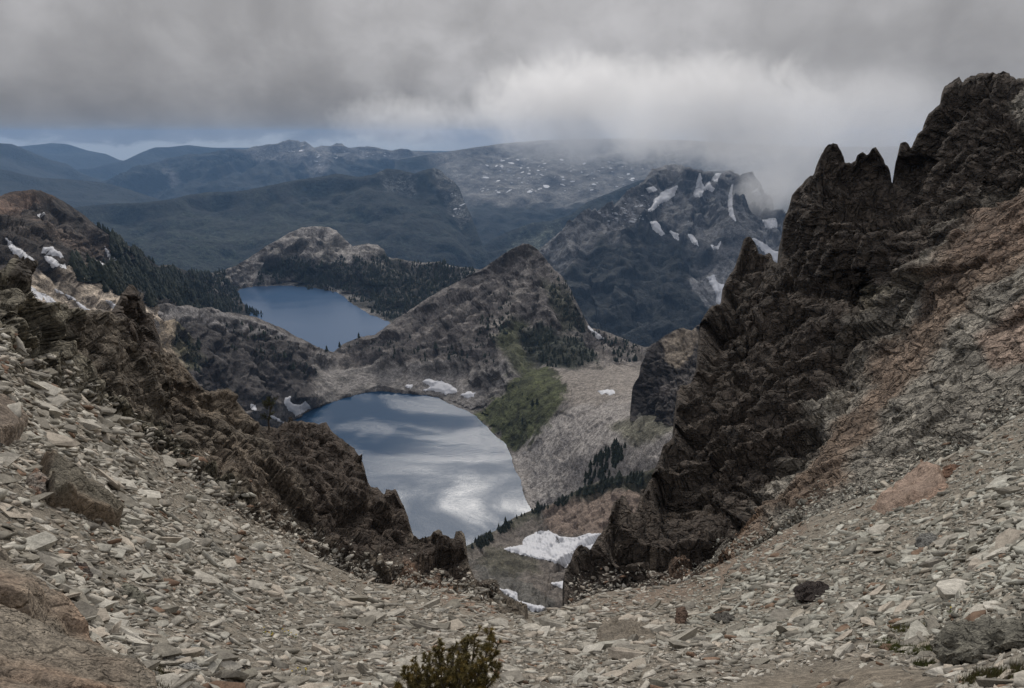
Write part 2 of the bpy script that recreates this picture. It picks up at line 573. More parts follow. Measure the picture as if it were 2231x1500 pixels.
def hit_down(name, px, py):
    """like hit, but steps down the picture until it meets the ground"""
    for k in range(30):
        loc, nor, dist = hit(name, px, py + 2 * k)
        if loc is not None: return loc, nor, dist


# ================================================================== FAR RANGES
forest_far = rock_mat('far_forest_slope', 420.0, 0.5, 0.35, 0.15)
forest_mid = rock_mat('forest_slope', 120.0, 1.0, 0.6, 0.8)
alpine_far = rock_mat('alpine_slope', 260.0, 0.8, 0.5, 0.35)

FOREST = (0.015, 0.019, 0.016)
FROCK = (0.16, 0.15, 0.14)

o = build_layer('distant_hills', [(-500, 330), (-200, 322), (51, 319), (112, 312), (146, 314), (190, 328), (232, 336), (262, 350), (300, 352), (345, 330), (420, 322), (560, 322), (700, 326), (1000, 330), (1500, 335), (2700, 330)],
    [(-500, 330, 15500), (150, 313, 15000), (1000, 330, 15000), (2700, 330, 15000), (-500, 440, 11500), (200, 375, 12500), (1000, 430, 11500), (2700, 430, 11000)],
    450, 10, 0.6, forest_far, FOREST, noise=[(1800, 120, 'r', None), (700, 40, 'f', None)], keep=12.0, back=(1500, 0.3), lateral=0.12)
tag(o, 'palest hazy hills on the horizon under the cloud, far left', kind='structure')
o = build_layer('hazy_hills', [(-500, 420), (204, 367), (235, 358), (272, 350), (306, 333), (337, 321), (365, 321), (409, 316), (453, 321), (494, 323), (600, 330), (800, 345), (1100, 360)],
    [(-500, 420, 12500), (337, 321, 12500), (494, 323, 12500), (1100, 360, 12500), (-500, 470, 10500), (400, 420, 10500), (1100, 460, 10000)],
    450, 8, 0.6, forest_far, FOREST, noise=[(1600, 180, 'r', None), (500, 50, 'f', None)], keep=12.0, back=(2500, 0.3), lateral=0.12)
tag(o, 'pale blue rounded hills behind the jagged snowy range', kind='structure')
o = build_layer('blue_hill', [(-500, 300), (-200, 306), (0, 312), (27, 314), (68, 331), (109, 348), (146, 357), (170, 374), (218, 394), (238, 398), (300, 420), (420, 470)],
    [(-500, 300, 10500), (0, 312, 10000), (146, 357, 10000), (420, 470, 9000), (-500, 450, 7500), (100, 430, 8000), (300, 460, 8200)],
    480, 5, 0.7, forest_far, FOREST, noise=[(1300, 130, 'r', None), (400, 40, 'f', None)], keep=14.0, back=(2000, 0.3), lateral=0.15)
tag(o, 'round blue forested hill at the far left edge', kind='structure')
o = build_layer('snowy_range', [(150, 440), (225, 396), (259, 384), (296, 367), (341, 353), (361, 346), (392, 340), (412, 335), (443, 336), (477, 328), (501, 324), (531, 326), (559, 319), (579, 316), (600, 314), (623, 307), (630, 304), (649, 306), (656, 311), (664, 307), (676, 316), (685, 323), (702, 318), (719, 319), (733, 312), (744, 313), (758, 322), (795, 320), (816, 320), (850, 328), (870, 327), (904, 330), (1000, 334), (1100, 345), (1300, 360)],
    [(150, 440, 8500), (341, 353, 9500), (640, 305, 9500), (904, 330, 9300), (1300, 360, 9000), (150, 500, 6800), (450, 460, 7200), (700, 460, 7200), (1000, 460, 7000), (1300, 460, 7000), (680, 390, 8200), (500, 390, 8400)],
    480, 3.2, 0.8, alpine_far, FOREST,
    zones=[([(520, 322), (620, 300), (680, 300), (760, 300), (1000, 322), (1300, 340), (1300, 400), (1000, 372), (850, 350), (730, 350), (715, 385), (690, 400), (670, 370), (640, 345), (560, 335)], (0.20, 0.19, 0.18), 10, 26, 300.0, 0.75),
           ([(355, 370), (375, 368), (392, 388), (372, 392)], (0.2, 0.19, 0.18), 6, 6, 200.0, 0.6)],
    noise=[(900, 130, 'r', None), (300, 60, 'r', None), (90, 16, 'f', None)], keep=10.0, jag=3.2, ribs=[(640, 306, 3.0, 120.0, 2600)], fan=(0.14, 0.14, 0.13, 0.4), back=(1500, 0.5), lateral=0.15)
tag(o, 'jagged blue mountain range with small snow gullies under the cloud', kind='structure')
o = build_layer('dark_blue_ridge', [(-500, 350), (-200, 362), (0, 369), (20, 372), (48, 380), (85, 387), (150, 391), (204, 396), (238, 401), (272, 411), (324, 428), (341, 433), (420, 455), (560, 500)],
    [(-500, 350, 7000), (0, 369, 7000), (204, 396, 6900), (341, 433, 6500), (560, 500, 6000), (-500, 520, 5000), (150, 470, 5700), (450, 520, 5400)],
    540, 4, 0.9, forest_far, FOREST, noise=[(700, 60, 'r', None), (220, 20, 'f', None)], keep=14.0, back=(1500, 0.4), lateral=0.2)
tag(o, 'smooth dark blue forested ridge at the left, behind the brown peak', kind='structure')
o = build_layer('alpine_plateau', [(860, 350), (950, 334), (1020, 324), (1100, 312), (1180, 306), (1250, 304), (1330, 302), (1400, 304), (1500, 306), (1600, 312), (1750, 320), (2700, 320)],
    [(860, 345, 8000), (1100, 312, 8200), (1400, 304, 8000), (2700, 320, 8000), (900, 460, 5600), (1100, 430, 6000), (1300, 420, 6200), (1100, 560, 4800), (1400, 520, 5200), (2700, 560, 5200), (1700, 520, 5200)],
    600, 3.8, 0.9, alpine_far, FOREST,
    zones=[([(900, 300), (1400, 300), (1900, 330), (1900, 400), (1420, 420), (1300, 432), (1150, 430), (1030, 425), (1000, 415), (985, 380), (960, 360)], (0.19, 0.18, 0.165), 12, 40, 260.0, 0.85),
           ([(1000, 420), (1020, 415), (1010, 450), (1030, 455), (1000, 470), (990, 480)], (0.22, 0.21, 0.19), 8, 10, 120.0, 0.7)],
    noise=[(800, 90, 'r', None), (260, 45, 'r', None), (80, 15, 'f', None)], keep=12.0, back=(1500, 0.5), lateral=0.15)
tag(o, 'high blue grey plateau flecked with snow beneath the bright cloud', kind='structure')
o = build_layer('forest_ridge', [(20, 475), (163, 452), (238, 445), (324, 442), (375, 435), (409, 425), (456, 418), (504, 418), (531, 415), (579, 406), (647, 392), (700, 386), (734, 379), (782, 386), (812, 381), (843, 367), (877, 371), (904, 378), (921, 371), (945, 366), (959, 371), (972, 384), (986, 393), (1000, 410), (1013, 444), (1027, 471), (1045, 520), (1070, 570), (1120, 660)],
    [(20, 475, 4300), (238, 445, 4600), (456, 418, 4700), (700, 386, 4700), (945, 366, 4600), (1013, 444, 4300), (1120, 660, 3600), (100, 620, 3000), (400, 620, 3000), (700, 620, 3100), (900, 600, 3400), (600, 480, 3900), (880, 470, 3900), (350, 500, 3800), (1000, 560, 3700)],
    680, 2.6, 0.9, forest_mid, (0.013, 0.017, 0.014),
    zones=[([(940, 362), (985, 388), (1010, 440), (1030, 480), (1015, 480), (985, 440), (960, 400)], (0.17, 0.165, 0.15), 6, 14, 90.0, 0.6),
           ([(240, 470), (420, 460), (600, 440), (720, 420), (800, 450), (700, 540), (560, 560), (420, 560), (260, 540)], (0.026, 0.034, 0.022), 30, 120, 160.0, 0.6),
           ([(820, 372), (900, 378), (910, 400), (840, 395)], (0.13, 0.13, 0.12), 6, 14, 60.0, 0.6)],
    noise=[(620, 90, 'r', np.diag([1, 1, 0.4])), (230, 26, 'r', np.diag([1, 1, 0.4])), (60, 6, 'f', None)], keep=18.0, jag=1.2, back=(900, 0.5), lateral=0.2)
tag(o, 'long dark blue forested ridge crossing the middle of the view', kind='structure')
o = build_layer('forest_spur', [(900, 640), (960, 596), (1006, 575), (1040, 545), (1075, 519), (1120, 500), (1160, 485), (1204, 481), (1245, 468), (1279, 441), (1330, 420), (1390, 395), (1450, 380), (1600, 370)],
    [(900, 640, 3600), (1006, 575, 4100), (1160, 485, 4300), (1330, 420, 4700), (1600, 370, 5000), (1000, 680, 3000), (1200, 600, 3400), (1400, 560, 3700), (1600, 560, 3900)],
    720, 3.0, 0.9, forest_mid, (0.014, 0.018, 0.015),
    zones=[([(1110, 510), (1200, 484), (1215, 490), (1150, 540), (1090, 560)], (0.10, 0.11, 0.08), 12, 30, 80.0, 0.6)],
    noise=[(420, 60, 'r', None), (140, 22, 'r', None), (45, 8, 'f', None)], keep=16.0, jag=1.0, back=(700, 0.5), lateral=0.2)
tag(o, 'dark forested spur running up to the right behind the pointed peak', kind='structure')

mountain_mat = rock_mat('mountain_rock', 70.0, 1.0, 0.5, 0.4, steep=0.7)
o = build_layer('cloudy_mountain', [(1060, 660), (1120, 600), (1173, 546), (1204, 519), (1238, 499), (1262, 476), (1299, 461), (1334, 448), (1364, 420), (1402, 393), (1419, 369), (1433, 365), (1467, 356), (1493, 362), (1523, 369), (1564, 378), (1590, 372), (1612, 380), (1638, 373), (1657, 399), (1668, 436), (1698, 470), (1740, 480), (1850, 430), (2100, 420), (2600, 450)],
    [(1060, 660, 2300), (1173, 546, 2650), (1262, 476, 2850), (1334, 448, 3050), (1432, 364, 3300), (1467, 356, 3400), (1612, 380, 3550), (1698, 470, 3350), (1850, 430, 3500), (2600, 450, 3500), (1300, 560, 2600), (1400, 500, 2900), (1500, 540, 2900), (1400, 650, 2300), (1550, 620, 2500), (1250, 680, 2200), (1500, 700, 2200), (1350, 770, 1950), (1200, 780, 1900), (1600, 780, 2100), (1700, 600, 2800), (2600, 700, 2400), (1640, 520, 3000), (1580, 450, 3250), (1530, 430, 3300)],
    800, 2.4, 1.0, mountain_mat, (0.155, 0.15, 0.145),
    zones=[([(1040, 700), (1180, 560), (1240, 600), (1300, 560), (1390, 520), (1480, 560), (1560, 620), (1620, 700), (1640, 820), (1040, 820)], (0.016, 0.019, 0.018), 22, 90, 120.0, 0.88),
           ([(1173, 552), (1240, 500), (1250, 512), (1195, 548)], (0.30, 0.29, 0.28), 4, 5, 30.0),
           ([(1270, 480), (1400, 440), (1430, 480), (1330, 505), (1260, 520)], (0.21, 0.20, 0.19), 14, 40, 60.0, 0.9),
           ([(1490, 640), (1540, 605), (1600, 600), (1640, 640), (1560, 680), (1530, 672)], (0.26, 0.25, 0.24), 6, 10, 30.0),
           ([(1440, 500), (1520, 510), (1570, 540), (1530, 545), (1460, 535)], (0.20, 0.195, 0.19), 8, 16, 40.0, 0.9),
           ([(1590, 480), (1640, 520), (1720, 570), (1720, 620), (1640, 560)], (0.20, 0.195, 0.19), 8, 16, 40.0, 0.9)],
    noise=[(480, 50, 'f', None), (190, 26, 'r', np.diag([1, 1, 0.5])), (75, 10, 'f', None), (28, 4, 'f', None)], blocks=[(130, 20, None), (55, 9, None), (26, 4, None)], joint=0.3, keep=18.0, jag=4.5, ribs=[(1470, 358, 3.0, 75.0, 1300), (1620, 378, 3.0, 50.0, 900)], fan=(0.22, 0.215, 0.21, 0.6), back=(700, 0.9), lateral=0.3)
tag(o, 'rugged grey mountain with snow gullies, its summit wrapped in cloud', kind='structure')

# ================================================================== THE TWO LAKES
Z1, Z2 = -300.0, -340.0
LAKE1 = [(825, 852), (877, 858), (929, 862), (955, 867), (981, 882), (1016, 895), (1038, 908), (1059, 930), (1081, 951), (1103, 969), (1113, 995), (1120, 1021), (1135, 1047), (1139, 1077), (1150, 1099), (1157, 1112), (1150, 1160), (1080, 1240), (950, 1300), (760, 1290), (620, 1180), (560, 1050), (580, 960), (648, 912), (674, 895), (708, 882), (752, 867), (791, 858)]
LAKE2 = [(518, 633), (531, 628), (559, 624), (613, 622), (664, 626), (702, 631), (732, 636), (745, 645), (760, 658), (775, 668), (810, 688), (846, 702), (860, 715), (850, 740), (800, 790), (720, 820), (640, 800), (570, 740), (545, 690), (528, 655)]
far_mat = rock_mat('granite_slope', 30.0, 1.0, 0.65, 0.45, steep=0.55)
o = build_layer('far_lake_shore', [(-400, 470), (-150, 440), (0, 425), (17, 418), (37, 414), (68, 411), (89, 414), (116, 425), (136, 438), (170, 459), (204, 486), (232, 506), (259, 523), (290, 541), (327, 564), (344, 578), (375, 578), (409, 592), (456, 595), (477, 593), (511, 581), (545, 561), (579, 537), (613, 518), (630, 506), (657, 496), (681, 494), (715, 496), (732, 503), (751, 522), (768, 538), (799, 533), (823, 534), (836, 543), (843, 560), (884, 567), (918, 572), (955, 570), (983, 580), (1027, 585), (1060, 590), (1150, 620)],
    [(-400, 470, 800), (0, 425, 880), (68, 411, 900), (170, 459, 960), (259, 523, 1060), (344, 578, 1250), (456, 595, 1560), (511, 581, 1700), (681, 494, 1800), (768, 538, 1750), (843, 560, 1660), (955, 570, 1550), (1060, 590, 1450), (1150, 620, 1400),
     (-400, 620, 480), (0, 560, 560), (60, 600, 570), (180, 640, 650), (300, 680, 740), (150, 560, 760), (250, 600, 900), (350, 640, 1010), (440, 640, 1280), (400, 665, 1010), (100, 700, 500), (300, 760, 600), (-400, 800, 380), (100, 800, 430), (480, 620, 1500), (500, 660, 1250),
     (700, 570, 1640), (600, 560, 1700), (800, 600, 1500), (900, 640, 1380), (1000, 640, 1300), (1100, 760, 1050), (880, 740, 1060),
     *[(x, y, float(on_z(x, y, Z2))) for x, y in LAKE2], *[(x, y, float(on_z(x, y, Z2 - 12))) for x, y in [(600, 670), (680, 680), (760, 720), (690, 760)]]],
    [(-400, 800), (100, 760), (350, 720), (500, 760), (720, 840), (900, 780), (1150, 720)], 2.4, 1.0, far_mat, (0.072, 0.060, 0.052),
    zones=[([(440, 600), (520, 575), (640, 480), (760, 490), (850, 530), (1000, 560), (1200, 590), (1200, 760), (860, 720), (740, 650), (600, 620), (500, 640)], (0.30, 0.275, 0.25), 8, 16, 50.0),
           ([(540, 600), (610, 560), (680, 570), (760, 560), (830, 555), (930, 575), (1060, 590), (1100, 700), (900, 700), (850, 700), (780, 660), (740, 640), (640, 615)], (0.030, 0.030, 0.025), 16, 70, 60.0, 0.93),
           ([(600, 548), (660, 515), (678, 520), (622, 564)], (0.055, 0.052, 0.046), 5, 10, 14.0, 0.85),
           ([(556, 578), (640, 545), (652, 556), (575, 594)], (0.055, 0.052, 0.046), 5, 12, 14.0, 0.8),
           ([(688, 522), (738, 508), (764, 532), (705, 548)], (0.060, 0.056, 0.050), 5, 10, 14.0, 0.8),
           ([(60, 585), (120, 600), (240, 645), (330, 670), (350, 720), (200, 735), (120, 690), (50, 640)], (0.50, 0.42, 0.33), 5, 8, 30.0),
           ([(150, 622), (230, 640), (330, 668), (340, 690), (240, 668)], (0.27, 0.25, 0.225), 6, 10, 20.0),
           ([(140, 655), (185, 685), (175, 700), (140, 690), (125, 665)], (0.34, 0.205, 0.145), 5, 4, 10.0),
           ([(232, 640), (260, 640), (262, 662), (235, 655)], (0.30, 0.20, 0.15), 5, 4, 10.0),
           ([(-20, 620), (10, 560), (30, 600), (60, 640), (0, 660)], (0.30, 0.19, 0.14), 6, 8, 10.0),
           ([(40, 470), (140, 480), (230, 540), (262, 570), (150, 560), (60, 520)], (0.115, 0.088, 0.070), 14, 30, 60.0),
           ([(-10, 425), (60, 405), (110, 425), (60, 450), (20, 470), (-20, 470)], (0.14, 0.095, 0.07), 14, 30, 40.0),
           ([(160, 590), (270, 560), (345, 578), (460, 595), (520, 620), (545, 690), (420, 670), (330, 655), (220, 620)], (0.024, 0.024, 0.021), 14, 60, 50.0, 0.92)],
    noise=[(220, 22, 'r', None), (90, 10, 'r', None), (36, 4, 'f', None), (13, 1.6, 'f', None)], blocks=[(60, 8.0, None), (28, 4.5, None), (13, 2.0, None)], joint=0.3, keep=16.0, jag=2.0, ribs=[(690, 496, 2.6, 16.0, 420), (68, 413, 2.6, 18.0, 420)], fan=(0.20, 0.165, 0.14, 0.4), back=(350, 0.8), lateral=0.3, lakes=[(LAKE2, Z2)])
tag(o, 'brown peak and pale granite hump enclosing the far blue lake', kind='structure')

basin_mat = rock_mat('basin_rock', 18.0, 0.9, 0.55, 0.42, steep=0.85, calm=True)
RIBS = np.diag([1.0, 1.0, 0.28])
basin_pts = [(100, 640, 600), (250, 650, 700), (368, 660, 780), (460, 669, 830), (562, 692, 880), (647, 735, 930), (726, 767, 958), (751, 747, 985), (816, 730, 1000), (846, 707, 1020), (930, 650, 1060), (1000, 615, 1080), (1058, 580, 1080), (1139, 531, 1020), (1201, 580, 1010), (1242, 628, 980), (1272, 690, 950), (1330, 724, 980), (1405, 755, 960), (1700, 740, 900),
    (500, 800, 740), (430, 830, 650), (600, 800, 790), (560, 890, 705), (670, 865, 775), (780, 800, 890), (300, 760, 560), (300, 900, 480),
    (900, 800, 860), (1000, 760, 880), (1000, 690, 945), (1100, 650, 950), (1200, 650, 925), (1140, 740, 865), (1200, 785, 790), (1100, 790, 800), (1290, 780, 850), (1380, 790, 800),
    (1150, 850, 712), (1250, 820, 690), (1340, 830, 640), (1400, 850, 590), (1250, 920, 590), (1400, 900, 500), (1263, 1000, 545), (1363, 980, 490), (1300, 1060, 520), (1500, 900, 455), (1500, 1050, 440), (1700, 900, 420)]
basin_pts += [(x, y, float(on_z(x, y, Z1))) for x, y in LAKE1 if y < 1140]
basin_pts += [(x, y, float(on_z(x, y, Z1 - 12))) for x, y in [(800, 920), (900, 900), (950, 950), (1000, 1000), (1050, 1050), (900, 1050), (800, 1050), (1000, 1150), (850, 1180), (1060, 1150)]]
basin_pts += [(x, y, float(on_z(x, y, Z1 + 12))) for x, y in [(600, 1250), (760, 1380), (1000, 1400), (1200, 1300), (500, 1000), (1250, 1180)]]
o = build_layer('near_lake_shore', [(100, 640), (250, 650), (317, 657), (341, 662), (368, 660), (385, 667), (409, 665), (436, 672), (460, 669), (484, 679), (511, 682), (545, 689), (562, 692), (579, 701), (606, 711), (630, 725), (647, 735), (668, 745), (695, 759), (712, 764), (726, 767), (738, 757), (751, 747), (782, 735), (816, 730), (835, 716), (850, 705), (890, 678), (930, 650), (1000, 612), (1058, 580), (1078, 567), (1098, 553), (1122, 540), (1139, 531), (1153, 533), (1170, 543), (1187, 563), (1201, 580), (1225, 604), (1242, 628), (1252, 652), (1272, 690), (1286, 713), (1330, 724), (1364, 741), (1405, 755), (1450, 748), (1700, 740)],
    basin_pts, [(100, 1000), (400, 1150), (700, 1400), (1200, 1330), (1300, 1180), (1700, 1050)], 2.45, 1.0, basin_mat, (0.155, 0.138, 0.125),
    zones=[([(1113, 995), (1160, 940), (1250, 880), (1330, 820), (1420, 800), (1560, 850), (1560, 1000), (1320, 1090), (1157, 1116), (1130, 1050)], (0.36, 0.328, 0.30), 6, 10, 22.0),
           ([(1190, 800), (1300, 795), (1420, 790), (1400, 850), (1300, 880), (1200, 870)], (0.29, 0.255, 0.22), 10, 22, 22.0, 0.9),
           ([(690, 770), (740, 800), (850, 800), (960, 800), (1080, 795), (1150, 775), (1120, 830), (1060, 870), (1030, 905), (960, 868), (840, 850), (720, 882), (650, 912), (560, 930), (540, 890), (650, 880), (690, 850), (675, 790)], (0.215, 0.198, 0.182), 6, 10, 20.0),
           ([(1036, 906), (1080, 860), (1120, 815), (1150, 785), (1205, 800), (1235, 850), (1215, 890), (1170, 945), (1125, 988), (1113, 990), (1081, 951)], (0.070, 0.076, 0.034), 6, 36, 14.0),
           ([(1080, 745), (1110, 700), (1150, 690), (1130, 740), (1170, 790), (1130, 810)], (0.075, 0.080, 0.038), 10, 22, 22.0, 0.85),
           ([(1330, 930), (1400, 885), (1475, 880), (1470, 940), (1380, 965)], (0.13, 0.125, 0.08), 14, 26, 16.0, 0.8),
           ([(390, 690), (480, 700), (580, 730), (660, 765), (690, 850), (640, 885), (560, 890), (500, 870), (440, 840), (380, 790)], (0.072, 0.064, 0.060), 8, 22, 30.0),  # dark cliff rock, with cloud shadow put into its colour
           ([(730, 765), (850, 735), (1000, 765), (1090, 760), (1080, 795), (960, 797), (850, 793), (770, 788)], (0.085, 0.075, 0.07), 8, 22, 22.0, 0.9),
           ([(1130, 725), (1200, 712), (1285, 750), (1312, 800), (1210, 796), (1150, 775)], (0.038, 0.042, 0.03), 8, 20, 20.0, 0.95),
           ([(1180, 590), (1240, 640), (1275, 720), (1230, 720), (1190, 650)], (0.075, 0.075, 0.05), 10, 24, 20.0, 0.8),
           ([(330, 660), (480, 676), (600, 715), (690, 765), (640, 752), (560, 725), (450, 702), (340, 690)], (0.22, 0.205, 0.195), 8, 14, 20.0),
           ([(330, 690), (375, 700), (420, 740), (415, 790), (370, 800), (345, 735)], (0.36, 0.29, 0.21), 5, 12, 12.0),
           ([(375, 700), (420, 730), (450, 790), (410, 800)], (0.11, 0.105, 0.065), 8, 14, 10.0, 0.9),
           ([(1135, 540), (1165, 545), (1150, 620), (1110, 700), (1060, 740), (1100, 660), (1130, 590)], (0.24, 0.215, 0.19), 8, 14, 18.0, 0.7)],
    noise=[(140, 12, 'r', RIBS), (60, 7, 'r', RIBS), (26, 3.2, 'f', None), (8, 1.0, 'f', None)], blocks=[(34, 5.0, None), (16, 2.8, None), (8, 1.4, None)], joint=0.3, keep=18.0, jag=2.5, ribs=[(1139, 533, 3.2, 15.0, 330), (470, 672, 3.0, 9.0, 240)], fan=(0.25, 0.222, 0.20, 0.75), back=(160, 0.8), lateral=0.3, lakes=[(LAKE1, Z1)],
    noise_fade=lambda x, y, P: 0.2 + 0.8 * (1 - np.maximum(sstep(-10, 30, sd_poly(x, y, [(1036, 906), (1150, 780), (1420, 790), (1560, 850), (1560, 1000), (1320, 1090), (1157, 1116)])),
        sstep(-8, 14, sd_poly(x, y, [(530, 900), (620, 862), (700, 800), (760, 800), (850, 808), (1000, 806), (1060, 860), (1030, 905), (900, 862), (825, 850), (650, 912), (570, 940)])))))
tag(o, 'dark cliff, pointed brown peak and pale talus round the near lake', kind='structure')

o = build_layer('rock_knob', [(1372, 900), (1378, 843), (1393, 819), (1395, 798), (1407, 774), (1410, 758), (1431, 744), (1449, 732), (1476, 717), (1491, 714), (1506, 722), (1518, 709), (1560, 700), (1640, 720)],
    [(1372, 900, 520), (1395, 798, 520), (1410, 758, 525), (1491, 714, 530), (1640, 720, 540), (1380, 930, 495), (1480, 820, 480), (1480, 920, 450), (1640, 930, 430)],
    [(1372, 920), (1390, 905), (1480, 930), (1640, 960)], 1.7, 1.0, basin_mat, (0.075, 0.066, 0.060),
    zones=[([(1440, 745), (1490, 708), (1530, 720), (1500, 770), (1465, 800), (1445, 780)], (0.26, 0.215, 0.165), 5, 14, 10.0),
           ([(1400, 860), (1440, 840), (1530, 780), (1600, 760), (1600, 800), (1480, 850)], (0.17, 0.15, 0.135), 6, 12, 10.0, 0.8)],
    noise=[(40, 4.5, 'r', None), (14, 2.2, 'r', None), (5, 0.8, 'f', None)], blocks=[(14, 2.2, None), (6.5, 1.2, None), (3, 0.5, None)], keep=14.0, jag=3.0, back=(60, 1.0), lateral=0.3)
tag(o, 'tan topped rock knob between the pointed peak and the dark cliff', kind='structure')

o = build_layer('lower_bench', [(780, 1270), (900, 1230), (1000, 1200), (1033, 1183), (1059, 1166), (1090, 1151), (1120, 1129), (1150, 1116), (1176, 1107), (1215, 1094), (1241, 1077), (1276, 1060), (1311, 1047), (1363, 1038), (1400, 1029), (1500, 1000), (1650, 980)],
    [(780, 1270, 330), (900, 1230, 390), (1000, 1200, 420), (1033, 1183, 440), (1059, 1166, 465), (1090, 1151, 490), (1120, 1129, 520), (1157, 1112, 550), (1215, 1094, 505), (1276, 1060, 485), (1363, 1038, 440), (1500, 1000, 390), (1650, 980, 350),
     (1200, 1190, 400), (1280, 1180, 380), (1300, 1120, 420), (1150, 1250, 335), (1120, 1200, 410), (1060, 1230, 360), (1220, 1270, 320), (1150, 1320, 255), (1250, 1330, 260), (1200, 1420, 200), (1000, 1320, 290), (1500, 1200, 300), (1600, 1420, 200), (800, 1420, 220)],
    1350, 2.0, 1.1, rock_mat('bench_rock', 8.0, 1.0, 0.4, 0.4), (0.175, 0.152, 0.130),
    zones=[([(980, 1200), (1050, 1168), (1120, 1128), (1180, 1104), (1280, 1055), (1400, 1026), (1500, 1000), (1500, 1030), (1380, 1055), (1260, 1085), (1150, 1130), (1080, 1160), (1000, 1215)], (0.055, 0.056, 0.036), 6, 12, 10.0, 0.9),
           ([(1180, 1112), (1290, 1070), (1400, 1050), (1400, 1120), (1300, 1160), (1240, 1150), (1190, 1155)], (0.25, 0.19, 0.15), 8, 16, 14.0, 0.9),
           ([(1020, 1200), (1120, 1230), (1200, 1280), (1230, 1330), (1150, 1320), (1040, 1260)], (0.13, 0.125, 0.11), 10, 30, 10.0, 0.8),
           ([(1060, 1185), (1120, 1190), (1180, 1225), (1100, 1230), (1040, 1215)], (0.10, 0.094, 0.066), 10, 22, 8.0, 0.8)],
    noise=[(50, 5.0, 'r', None), (18, 2.4, 'r', None), (6, 0.9, 'f', None)], blocks=[(18, 2.4, None), (8, 1.2, None), (4, 0.5, None)], keep=16.0, jag=1.5, back=(40, 0.9), lateral=0.3)
tag(o, 'rocky bench with snowfields far below the notch in the scree', kind='structure')


def water_mat(name, deep, wl, ruff):
    m = bpy.data.materials.new(name); m.use_nodes = True
    T = NT(m.node_tree); b = T.n['Principled BSDF']
    b.inputs['IOR'].default_value = 1.33
    b.inputs['Specular IOR Level'].default_value = 0.25
    pos = T.new('ShaderNodeNewGeometry').outputs['Position']
    big = T.noise(T.vscale(pos, (0.55, 1.15, 1.0)), 1.0 / 120.0, 5.0, 0.6, 0.9)
    gust = T.mapr(big, 0.38, 0.62)
    small = T.noise(pos, 1.0 / wl, 3.0, 0.6)
    fine = T.noise(pos, 3.3 / wl, 2.0, 0.6)
    h = T.math('MULTIPLY_ADD', fine, 0.6, small)
    bp = T.new('ShaderNodeBump'); bp.inputs['Distance'].default_value = wl * 0.30
    T.put(bp.inputs['Strength'], T.math('MULTIPLY_ADD', gust, 0.22 * ruff, 0.08 * ruff))
    T.put(bp.inputs['Height'], h)
    T.l.new(bp.outputs[0], b.inputs['Normal'])
    T.put(b.inputs['Roughness'], T.math('MULTIPLY_ADD', gust, 0.32 * ruff, 0.10))
    b.inputs['Base Color'].default_value = (*deep, 1)
    return m


def lake(name, poly, z, mat, label, grow):
    pl = np.array(poly, float)
    P = rays(pl[:, 0], pl[:, 1]) * on_z(pl[:, 0], pl[:, 1], z)[:, None]
    c = P.mean(0)
    P = c + (P - c) * grow; P[:, 2] = z
    o = mesh_obj(name, P, [list(range(len(P)))], mat)
    return tag(o, label, kind='structure')


lake('lake', LAKE1, Z1, water_mat('near_lake_water', (0.018, 0.052, 0.105), 2.2, 1.0), 'near lake, blue with bright wind ruffled glitter, below the scree notch', 1.06)
lake('lake', LAKE2, Z2, water_mat('far_lake_water', (0.062, 0.112, 0.195), 3.0, 0.3), 'far smooth blue lake behind the dark cliff', 1.06)

# valley floor out to the horizon
vf = mesh_obj('valley_floor', np.array([(-30000, -3000, -1150), (30000, -3000, -1150), (30000, 17500, -1150), (-30000, 17500, -1150)]), np.array([[0, 1, 2, 3]]),
              plain_mat('valley_forest', FOREST, 0.9, 0.3, 0.002))
tag(vf, 'forested valley floor far below', kind='structure')

# ================================================================== FOREGROUND SCREE
FG_SIL = [(-1400, 330), (-700, 560), (-300, 700), (0, 790), (60, 805), (130, 845), (200, 880), (270, 925), (340, 985), (400, 1032), (460, 1080), (500, 1108), (560, 1138), (600, 1160), (660, 1195), (700, 1222), (760, 1250), (800, 1268), (860, 1276), (900, 1282), (960, 1286), (1000, 1292), (1050, 1305), (1090, 1315), (1145, 1329), (1165, 1338), (1187, 1331), (1223, 1325), (1300, 1293), (1360, 1285), (1420, 1278), (1480, 1272), (1530, 1250), (1580, 1225), (1640, 1195), (1720, 1150), (1800, 1110), (1900, 1075), (2000, 1020), (2100, 985), (2231, 895), (2400, 790), (2900, 520), (3600, 300)]
FG_PTS = [(-700, 560, 22), (-300, 700, 18), (0, 790, 17), (200, 880, 22), (400, 1032, 27), (600, 1160, 31), (800, 1268, 32), (1000, 1292, 31), (1165, 1331, 29), (1360, 1285, 32), (1480, 1272, 34), (1640, 1195, 35), (1800, 1110, 36), (2000, 1020, 37), (2231, 895, 37), (2900, 520, 40),
    (0, 1000, 10.5), (0, 1200, 7.3), (200, 1100, 11.5), (400, 1200, 14.5), (700, 1320, 17), (1000, 1380, 15.5), (1200, 1390, 15.5), (1400, 1370, 16), (1700, 1330, 17), (2000, 1230, 19), (2231, 1100, 20), (2231, 1280, 10.5), (2000, 1380, 9.5), (500, 1350, 10), (200, 1300, 7.5),
    (-300, 1500, 4.6), (0, 1500, 4.8), (400, 1500, 5.8), (800, 1500, 6.6), (1100, 1500, 6.8), (1500, 1500, 6.6), (1900, 1500, 6.0), (2231, 1500, 5.3), (2600, 1500, 4.8),
    (-300, 2300, 2.6), (600, 2300, 2.8), (1115, 2300, 2.8), (1700, 2300, 2.8), (2600, 2300, 2.6), (-700, 1000, 8), (-700, 1500, 4.2), (2900, 1000, 18), (2900, 1500, 4.6), (-1400, 330, 24), (-1400, 1000, 6.5), (-1400, 1800, 3.0), (3600, 300, 42), (3600, 1000, 14), (3600, 1800, 3.2), (3600, 2400, 2.6), (-1400, 2400, 2.5)]
